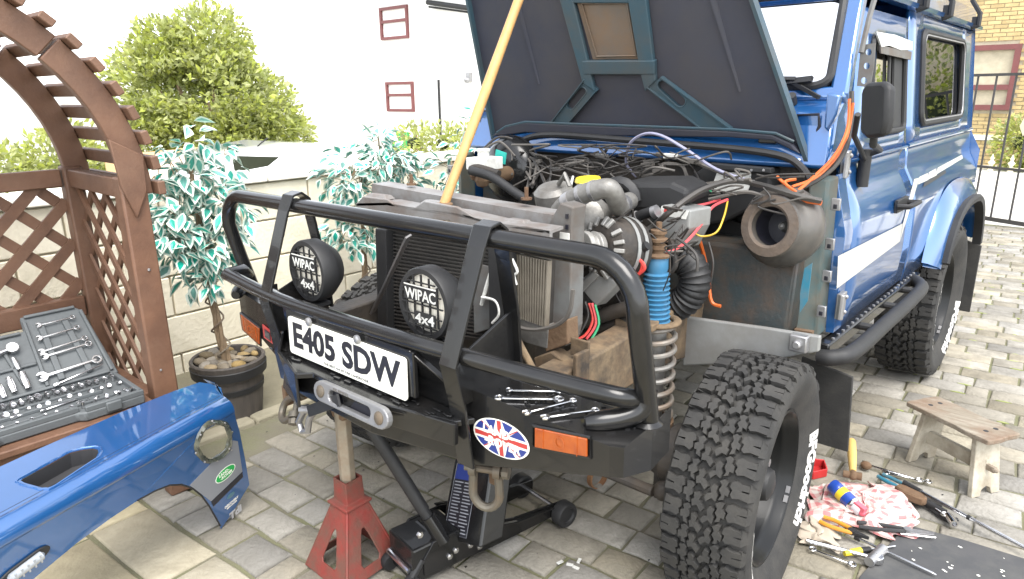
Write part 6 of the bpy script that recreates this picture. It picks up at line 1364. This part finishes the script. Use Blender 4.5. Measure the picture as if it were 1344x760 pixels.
b = B(); b.cyl(J(-.072, .60, .07), J(.06, .60, .07), .010, n=10); kid(b.ob('rear_bar', 'chrome'), JK)
for px, py in ((590, 730), (617, 715), (629, 717), (612, 747), (551, 702), (598, 722)):
    p = UP(px, py, J(.082, .3, .1), jx); b = B(); b.cyl(p-jx*.004, p+jx*.004, .011, n=6); b.cyl(p+jx*.004, p+jx*.009, .006, n=8); kid(b.ob('frame_bolt', 'chrome'), JK)
# lift arm
a0, a1, b0_, b1_ = U(578, 704, y=-.46), U(630, 720, y=-.46), U(597, 600, y=-.36), U(646, 606, y=-.36)
bk = V((.03, .075, .012)); b = B(); b.hexa([a0, a1, a1+bk, a0+bk, b0_, b1_, b1_+bk, b0_+bk]); kid(b.ob('lift_arm', 'black', smooth=0, bevel=.006), JK)
an = (a1-a0).cross(b0_-a0).normalized(); an = an if an.y < 0 else -an
lf = lambda u, v, k=0: a0.lerp(a1, u).lerp(b0_.lerp(b1_, u), v)+an*k
b = B(); b.prism([lf(.08, .06, .001), lf(.66, .06, .001), lf(.70, .94, .001), lf(.10, .94, .001)], an*.0006); kid(b.ob('warning_label', 'ink', smooth=0), JK)
b = B(); b.prism([lf(.12, .74, .0018), lf(.66, .74, .0018), lf(.67, .92, .0018), lf(.13, .92, .0018)], an*.0005); kid(b.ob('label_head', 'flagblue', smooth=0), JK)
b = B()
for i in range(16):
    v0 = .10+.04*i; 
    if v0 > .7: break
    for u0, u1 in ((.14, .36), (.40, .62)): b.prism([lf(u0, v0, .0018), lf(u1-.05*(i % 3)/2, v0, .0018), lf(u1-.05*(i % 3)/2, v0+.014, .0018), lf(u0, v0+.014, .0018)], an*.0004)
b.tube([lf(.09, .07, .0018), lf(.65, .07, .0018), lf(.69, .93, .0018), lf(.11, .93, .0018)], .0008, 4, close=True)
kid(b.ob('label_print', 'labelgrey', smooth=0), JK)
p = (b0_+b1_)/2+bk; b = B(); b.cyl(p+V((0, .02, -.01)), p+V((0, .02, .03)), .03, .045, 18); kid(b.ob('jack_saddle', 'black'), JK)
h0, h1_ = U(573, 697, y=-.52), U(484, 556, y=-.63); b = B(); b.cyl(h0, h1_, .0175, n=16); b.cyl(h0.lerp(h1_, .20), h0.lerp(h1_, .96), .0205, n=16); kid(b.ob('jack_handle', 'blackmatt', smooth=50), JK)
b = B(); b.cyl(h0.lerp(h1_, -.10), h0.lerp(h1_, .14), .024, .023, 16); b.cyl(J(-.05, .50, .13), J(.05, .50, .13), .02, n=12); kid(b.ob('handle_socket', 'black'), JK)
b = B(); b.lathe([(.010, -.008), (.022, -.008), (.024, 0), (.022, .008), (.010, .008)], U(556, 727, y=-.545), (-.3, -.5, .6), 12); b.cyl(U(545, 700, y=-.53), U(556, 706, y=-.52), .008, n=8); kid(b.ob('release_knob', 'chrome', smooth=0), JK)

# ================================================================ small wooden stool
ST = thing('wooden_stool', 'small weathered wooden stool with plank legs on the paving', 'stool', (1.155, 1.2235, 0))
sxv, syv = V((.866, -.5, 0)), V((.5, .866, 0)); S = lambda a, c, z: V((1.155, 1.2235, 0))+sxv*a+syv*c+V((0, 0, z))
rr = random.Random(5); b = B(); P = []
for i in range(9): t = -.175+.35*i/8; P.append((t, -.085+rr.uniform(-.003, .003)))
for i in range(4): P.append((.178+rr.uniform(-.004, .004), -.06+.04*i))
for i in range(9): t = .175-.35*i/8; P.append((t, .083+rr.uniform(-.003, .003)))
for i in range(4): P.append((-.178+rr.uniform(-.004, .004), .06-.04*i))
b.prism([S(a, c, .238) for a, c in P], (0, 0, .020)); kid(b.ob('seat', 'oldwood', smooth=0, bevel=.004), ST)
for a0, a1 in ((-.118, -.150), (.118, .150)):
    b = B(); q = [(-.072, 0), (-.030, 0), (-.022, .025), (0, .036), (.022, .025), (.030, 0), (.072, 0), (.060, 1), (-.060, 1)]
    b.prism([S(a1+(a0-a1)*(v if v == 1 else v/.238), c, .238 if v == 1 else v) for c, v in q], sxv*.020*(1 if a0 < 0 else -1)); kid(b.ob('leg', 'oldwhite', smooth=0, bevel=.003), ST)
b = B(); b.bar(S(-.135, .0, .115), S(.135, .0, .115), .020, .055); kid(b.ob('stretcher', 'oldwhite', smooth=0, bevel=.003), ST)
b = B(); b.bar(S(.13, 0, .115), S(.168, 0, .115), .016, .022); b.ball(S(.166, 0, .115), .013, 8, (1.1, .8, .8)); kid(b.ob('tenon_peg', 'oldwood', bevel=.002), ST)
b = B()
for a, c in ((-.118, .03), (-.118, -.02), (.118, .03), (.118, -.02)): b.lathe([(0, 0), (.009, 0), (.009, .0012), (0, .0012)], S(a, c, .2575), (0, 0, 1), 10)
kid(b.ob('plug', 'interior'), ST)

# ================================================================ spanners laid on the bumper
bz = .8345
G = 'spanners on the bumper'
for lab, A, C, wd, kd in (('cranked ring spanner nearest the bull bar, at the back on the bumper', (668, 513), (735, 515), .017, 'ring'), ('double ring spanner, second from the back on the bumper', (655, 523), (733, 525), .022, 'ring'),
   ('open and ring spanner, third from the back on the bumper', (690, 543), (752, 527), .016, 'combo'), ('frontmost combination spanner on the bumper above the amber lamp', (714, 549), (781, 539.5), .017, 'combo')):
    a, c = U(*A, z=bz), U(*C, z=bz); tool('spanner', lab, 'spanner', spanner((c-a).length, wd*.78, kd, .005), 'chrome', a, c, (0, 0, 1), G)

# ================================================================ tools on the ground, right
b = B(); b.prism([V((p.x, p.y, .003)) for p in (U(1190, 690, z=.004), U(1128, 758, z=.004), U(1120, 800, z=.004), U(1400, 820, z=.004), U(1420, 758, z=.004), U(1262, 709, z=.004))], (0, 0, .006)); tag(b.ob('rubber_mat', 'mat', bevel=.002, smooth=0), 'black rubber mat on the paving under the long screwdriver', 'mat')
def cloth(name, label, mt, pts, nx, ny, amp, seed, lift, sc=7):
    A, C, D, E = [V(p) for p in pts]; b = B(); uvl = b.b.loops.layers.uv.new('UVMap'); g = []
    for j in range(ny+1):
        for i in range(nx+1):
            u, v = i/nx, j/ny; p = A.lerp(C, u).lerp(E.lerp(D, u), v); q = V((u*sc, v*sc*.8, seed))
            w1 = NZ.noise(q*1.0); w2 = abs(NZ.noise(q*2.1+V((3, 1, 0)))); e = min(u, 1-u, v, 1-v)
            p += V((.06*NZ.noise(q*.9+V((7, 0, 0))), .06*NZ.noise(q*.9+V((0, 9, 0))), 0))
            env = min(1, e*5); p.z = .012 + lift*env*(1-((u-.45)**2+(v-.5)**2)*1.6) + amp*(w1*.6+(.5-w2)*.9)*(.35+.65*env); p.z = max(p.z, .009+.004*w2)
            g.append((b.b.verts.new(p), u, v))
    for j in range(ny):
        for i in range(nx):
            k = [g[j*(nx+1)+i], g[j*(nx+1)+i+1], g[(j+1)*(nx+1)+i+1], g[(j+1)*(nx+1)+i]]; f = b.b.faces.new([t[0] for t in k])
            for lp, t in zip(f.loops, k): lp[uvl].uv = (t[1], t[2])
    o = b.ob(name, mt, None, smooth=70); m = o.modifiers.new('s', 'SUBSURF'); m.levels = 1; m.render_levels = 1
    return tag(o, label, 'cloth')
cloth('check_towel', 'crumpled red and white check tea towel among the tools', 'check', [U(1058, 690, z=0), U(1205, 712, z=0), U(1190, 640, z=0), U(1062, 640, z=0)], 44, 36, .034, 2.0, .030)
cloth('rag', 'crumpled beige rag beside the front tyre', 'rag', [U(1050, 718, z=0), U(1092, 722, z=0), U(1092, 688, z=0), U(1050, 684, z=0)], 16, 14, .020, 5.0, .018, 5)
def gl(px, py, z=.012): return U(px, py, z=z)
G = 'tools spread on the paving'
def simple_tool(name, label, cat, mts, A, C, prof, z=.012, bar=None, group=None):
    a, c = (gl(*A, z), gl(*C, z)); L = (c-a).length; b = B()
    for mi, x0, x1, r0, r1 in prof: b.mi = mi; b.tube([V((-L/2+x0*L, 0, max(r0, r1)*.2)), V((-L/2+x1*L, 0, max(r0, r1)*.2))], [r0, r1], 10)
    o = b.ob(name, mts, None); tag(o, label, cat, group); return lay(o, a, c)
simple_tool('breaker_bar', 'very long chrome breaker bar running out of frame at right', 'breaker bar', ['chrome', 'blackmatt'], (1186, 634), (1350, 722), [(1, 0, .16, .011, .010), (0, .16, .55, .0075, .0075), (1, .55, .575, .009, .009), (0, .575, 1, .0075, .007)], .035)
simple_tool('long_screwdriver', 'long thin screwdriver lying across onto the black mat', 'screwdriver', ['chrome', 'blackmatt', 'orangep'], (1122, 705), (1229, 755), [(1, 0, .07, .010, .011), (0, .07, .95, .0045, .0045), (0, .95, 1, .0045, .002)], .020)
simple_tool('screwdriver', 'thin bright screwdriver blade beside the black pliers', 'screwdriver', ['chrome', 'blackmatt'], (1182, 701), (1228, 706), [(0, 0, 1, .004, .003)], .022)
simple_tool('screwdriver', 'yellow and black handled screwdriver nearest the front tyre', 'screwdriver', ['chrome', 'blackmatt', 'yellow'], (1108, 727), (1175, 717), [(1, .32, .5, .012, .010), (2, .0, .32, .010, .012), (0, .5, 1, .004, .003)], .018)
b = B(); b.lathe([(.013, -.12), (.017, -.11), (.018, -.04), (.016, .03), (.012, .1)], (0, 0, .012), (1, 0, 0), 14); b.mi = 1; b.ball((.125, 0, .014), .019, 12, (1.1, 1, 1)); b.cyl((.125, -.035, .014), (.125, .03, .014), .013, .016, 12)
o = b.ob('ball_hammer', ['polewood', 'rust'], None); tag(o, 'ball hammer with pale wooden handle standing behind the towel', 'hammer'); lay(o, gl(1117, 580, .075), gl(1119, 628, .045))
b = B(); b.ball((0, 0, .018), .022, 10, (1, .8, .8)); o = b.ob('ball_joint', 'rust', None); tag(o, 'rusty round ball joint beside the hammer handle', 'car part'); o.location = gl(1136, 616, .005)
for lab, A, C, wd, kd, z in (('long open ended spanner lying behind the blue handled tool', (1133, 609), (1206, 631), .022, 'combo', .014), ('shorter spanner beside the long one near the stool', (1160, 621), (1218, 633), .019, 'combo', .012), ('chrome spanner ending at the loose socket', (1195, 645), (1240, 676), .020, 'combo', .024), ('spanner lying at the front edge of the tools by the tyre', (1066, 722), (1118, 742), .018, 'ring', .012)):
    a, c = gl(*A, z), gl(*C, z); tool('spanner', lab, 'spanner', spanner((c-a).length, wd, kd), 'chrome', a, c, (0, 0, 1), G)
a, c = gl(1058, 712, .016), gl(1150, 736, .016); L = (c-a).length; b = B(); b.cyl((-L/2, 0, .008), (L/2-.02, 0, .008), .0085, .007, 10); b.lathe([(.010, -.002), (.020, -.002), (.022, .004), (.022, .014), (.020, .02), (0, .02)], (L/2, 0, 0), (0, 0, 1), 18); b.ball((L/2, 0, .02), .008, 8); tool('ratchet', 'chrome ratchet with round head near the front tyre', 'ratchet', b, 'chrome', a, c)
a, c = gl(1140, 742, .016), gl(1158, 724, .016); L = (c-a).length; b = B(); b.lathe([(.008, -L/2), (.016, -L/2), (.017, L/2), (.010, L/2)], (0, 0, .012), (1, 0, 0), 14); tool('deep_socket', 'short dark impact socket on the ratchet head', 'socket', b, 'steel', a, c, bevel=0)
a, c = gl(1243, 680, .012), gl(1253, 694, .012); L = .05; b = B(); b.lathe([(.009, -L/2), (.014, -L/2), (.014, L/2), (.009, L/2), (.008, .0)], (0, 0, .014), (1, 0, 0), 14); tool('deep_socket', 'loose chrome socket lying on the paving beyond the mat', 'socket', b, 'chrome', a, c, bevel=0)
# pliers: two handles, pivot and jaws
def pliers(L, wd):
    b = B()
    for sg in (1, -1):
        b.mi = 0; b.tube(spline([V((-L*.5, sg*wd*.75, .008)), V((-L*.25, sg*wd*.95, .008)), V((.02, sg*wd*.45, .008)), V((L*.12, sg*wd*.12, .008))], 5), [.0075]*11+[.007]*4+[.006], 8)
        b.mi = 1; b.prism([V((L*.10, sg*wd*.5, .002)), V((L*.24, sg*wd*.42, .002)), V((L*.5, sg*wd*.10, .002)), V((L*.5, sg*.0006, .002)), V((L*.10, sg*.0006, .002))], (0, 0, .010))
    b.mi = 1; b.cyl((L*.15, 0, 0), (L*.15, 0, .016), .013, n=12); return b
for lab, mts, A, C, wd, z in (('orange handled pliers lying on the check towel', ['orangep', 'blackmatt'], (1078, 684), (1140, 709), .024, .030), ('long black handled pliers lying on the edge of the towel', ['blackmatt', 'steel'], (1126, 691), (1226, 703), .016, .024), ('pale blue handled grips lying near the stool', ['tealp', 'steel'], (1155, 626), (1236, 668), .020, .014)):
    a, c = gl(*A, z), gl(*C, z); o = pliers((c-a).length, wd).ob('pliers', mts, None); tag(o, lab, 'pliers', 'pliers on the ground'); lay(o, a, c)
a, c = gl(1176, 645, .02), gl(1214, 664, .02); L = (c-a).length; b = B(); b.prism([V((x, y, 0)) for x, y in ((-L/2, -.018), (-L*.2, -.026), (L*.3, -.022), (L/2, -.012), (L/2, .012), (L*.2, .024), (-L*.3, .022), (-L/2, .014))], (0, 0, .032)); tool('brake_caliper_part', 'dark rusty metal block beside the breaker bar', 'car part', b, 'rust', a, c, bevel=.005)
a, c = gl(1214, 662, .014), gl(1240, 676, .014); L = (c-a).length; b = B(); b.cyl((-L/2, 0, .01), (L/2, 0, .01), .013, .012, 12); tool('rubber_grip', 'short dark rubber grip lying beyond the mat', 'grip', b, 'blackmatt', a, c, bevel=0)
b = B(); b.tube([gl(1205, 655, .012), gl(1238, 680, .012), gl(1246, 684, .012), gl(1256, 682, .012)], .008, 8); o = tag(b.ob('pry_bar', 'blackmatt', None), 'dark curved pry bar behind the loose socket', 'pry bar')
# spray can
cA, cC = gl(1092, 636, .085), gl(1122, 664, .055); cd_ = (cC-cA).normalized(); SP = thing('spray_can', 'blue and yellow spray can with white cap and pink nozzle on the towel', 'spray can', cA); Lc = .115
b = B(); b.lathe([(0, 0), (.024, 0), (.026, .004), (.026, .04)], cA, cd_, 24); kid(b.ob('can_end', 'canblue'), SP)
b = B(); b.lathe([(.0262, .038), (.0262, .062)], cA, cd_, 24, cap=False); kid(b.ob('can_band', 'yellow'), SP)
b = B(); b.lathe([(.0262, .062), (.0262, .092)], cA, cd_, 24, cap=False); b.lathe([(.0258, .015), (.0268, .018), (.0268, .032), (.0258, .035)], cA, cd_, 24, cap=False); kid(b.ob('can_body', 'canblue'), SP)
b = B(); b.lathe([(.026, .092), (.028, .094), (.028, .099), (.022, .106), (.016, .108)], cA, cd_, 24, cap=False); kid(b.ob('can_shoulder', 'chrome'), SP)
b = B(); b.lathe([(.021, .104), (.021, .128), (.018, .134), (0, .136)], cA, cd_, 20); kid(b.ob('can_cap', 'galvlight'), SP)
b = B(); u = cd_.orthogonal().normalized(); b.bar(cA+cd_*.112+V((-.012, 0, .018)), cA+cd_*.142+V((.008, -.004, .016)), .020, .016); b.ball(cA+cd_*.139, .013, 10); kid(b.ob('nozzle', 'pinkp'), SP)
b = B(); P = [gl(1062, 612, .0), gl(1080, 614, .0), gl(1084, 626, .0), gl(1066, 630, .0)]
for i in range(4): b.bar(P[i]+V((0, 0, .02)), P[(i+1) % 4]+V((0, 0, .02)), .006, .035)
b.prism([p+V((0, 0, .001)) for p in P], (0, 0, .004)); tag(b.ob('parts_tray', 'redp', bevel=.002), 'small bright red plastic tray behind the front tyre', 'tray')
b = B(); rr = random.Random(11)
for i in range(16):
    p = U(rr.uniform(1180, 1320), rr.uniform(712, 758), z=.0095); a = rr.uniform(0, 6); q = rr.uniform(.003, .009); b.prism([p+V((q*rr.uniform(.4, 1)*math.cos(a+k), q*.6*rr.uniform(.4, 1)*math.sin(a+k), 0)) for k in range(6)], (0, 0, .0012))
tag(b.ob('paint_flakes', 'white', smooth=0), kind='stuff')
b = B(); 
for px, py in ((748, 741), (756, 745), (760, 736), (735, 738)): p = U(px, py, z=.003); b.box(p, (.022, .010, .004), MX.Rotation(rr.uniform(0, 3), 3, 'Z'))
tag(b.ob('paper_scraps', 'label', smooth=0), kind='stuff')
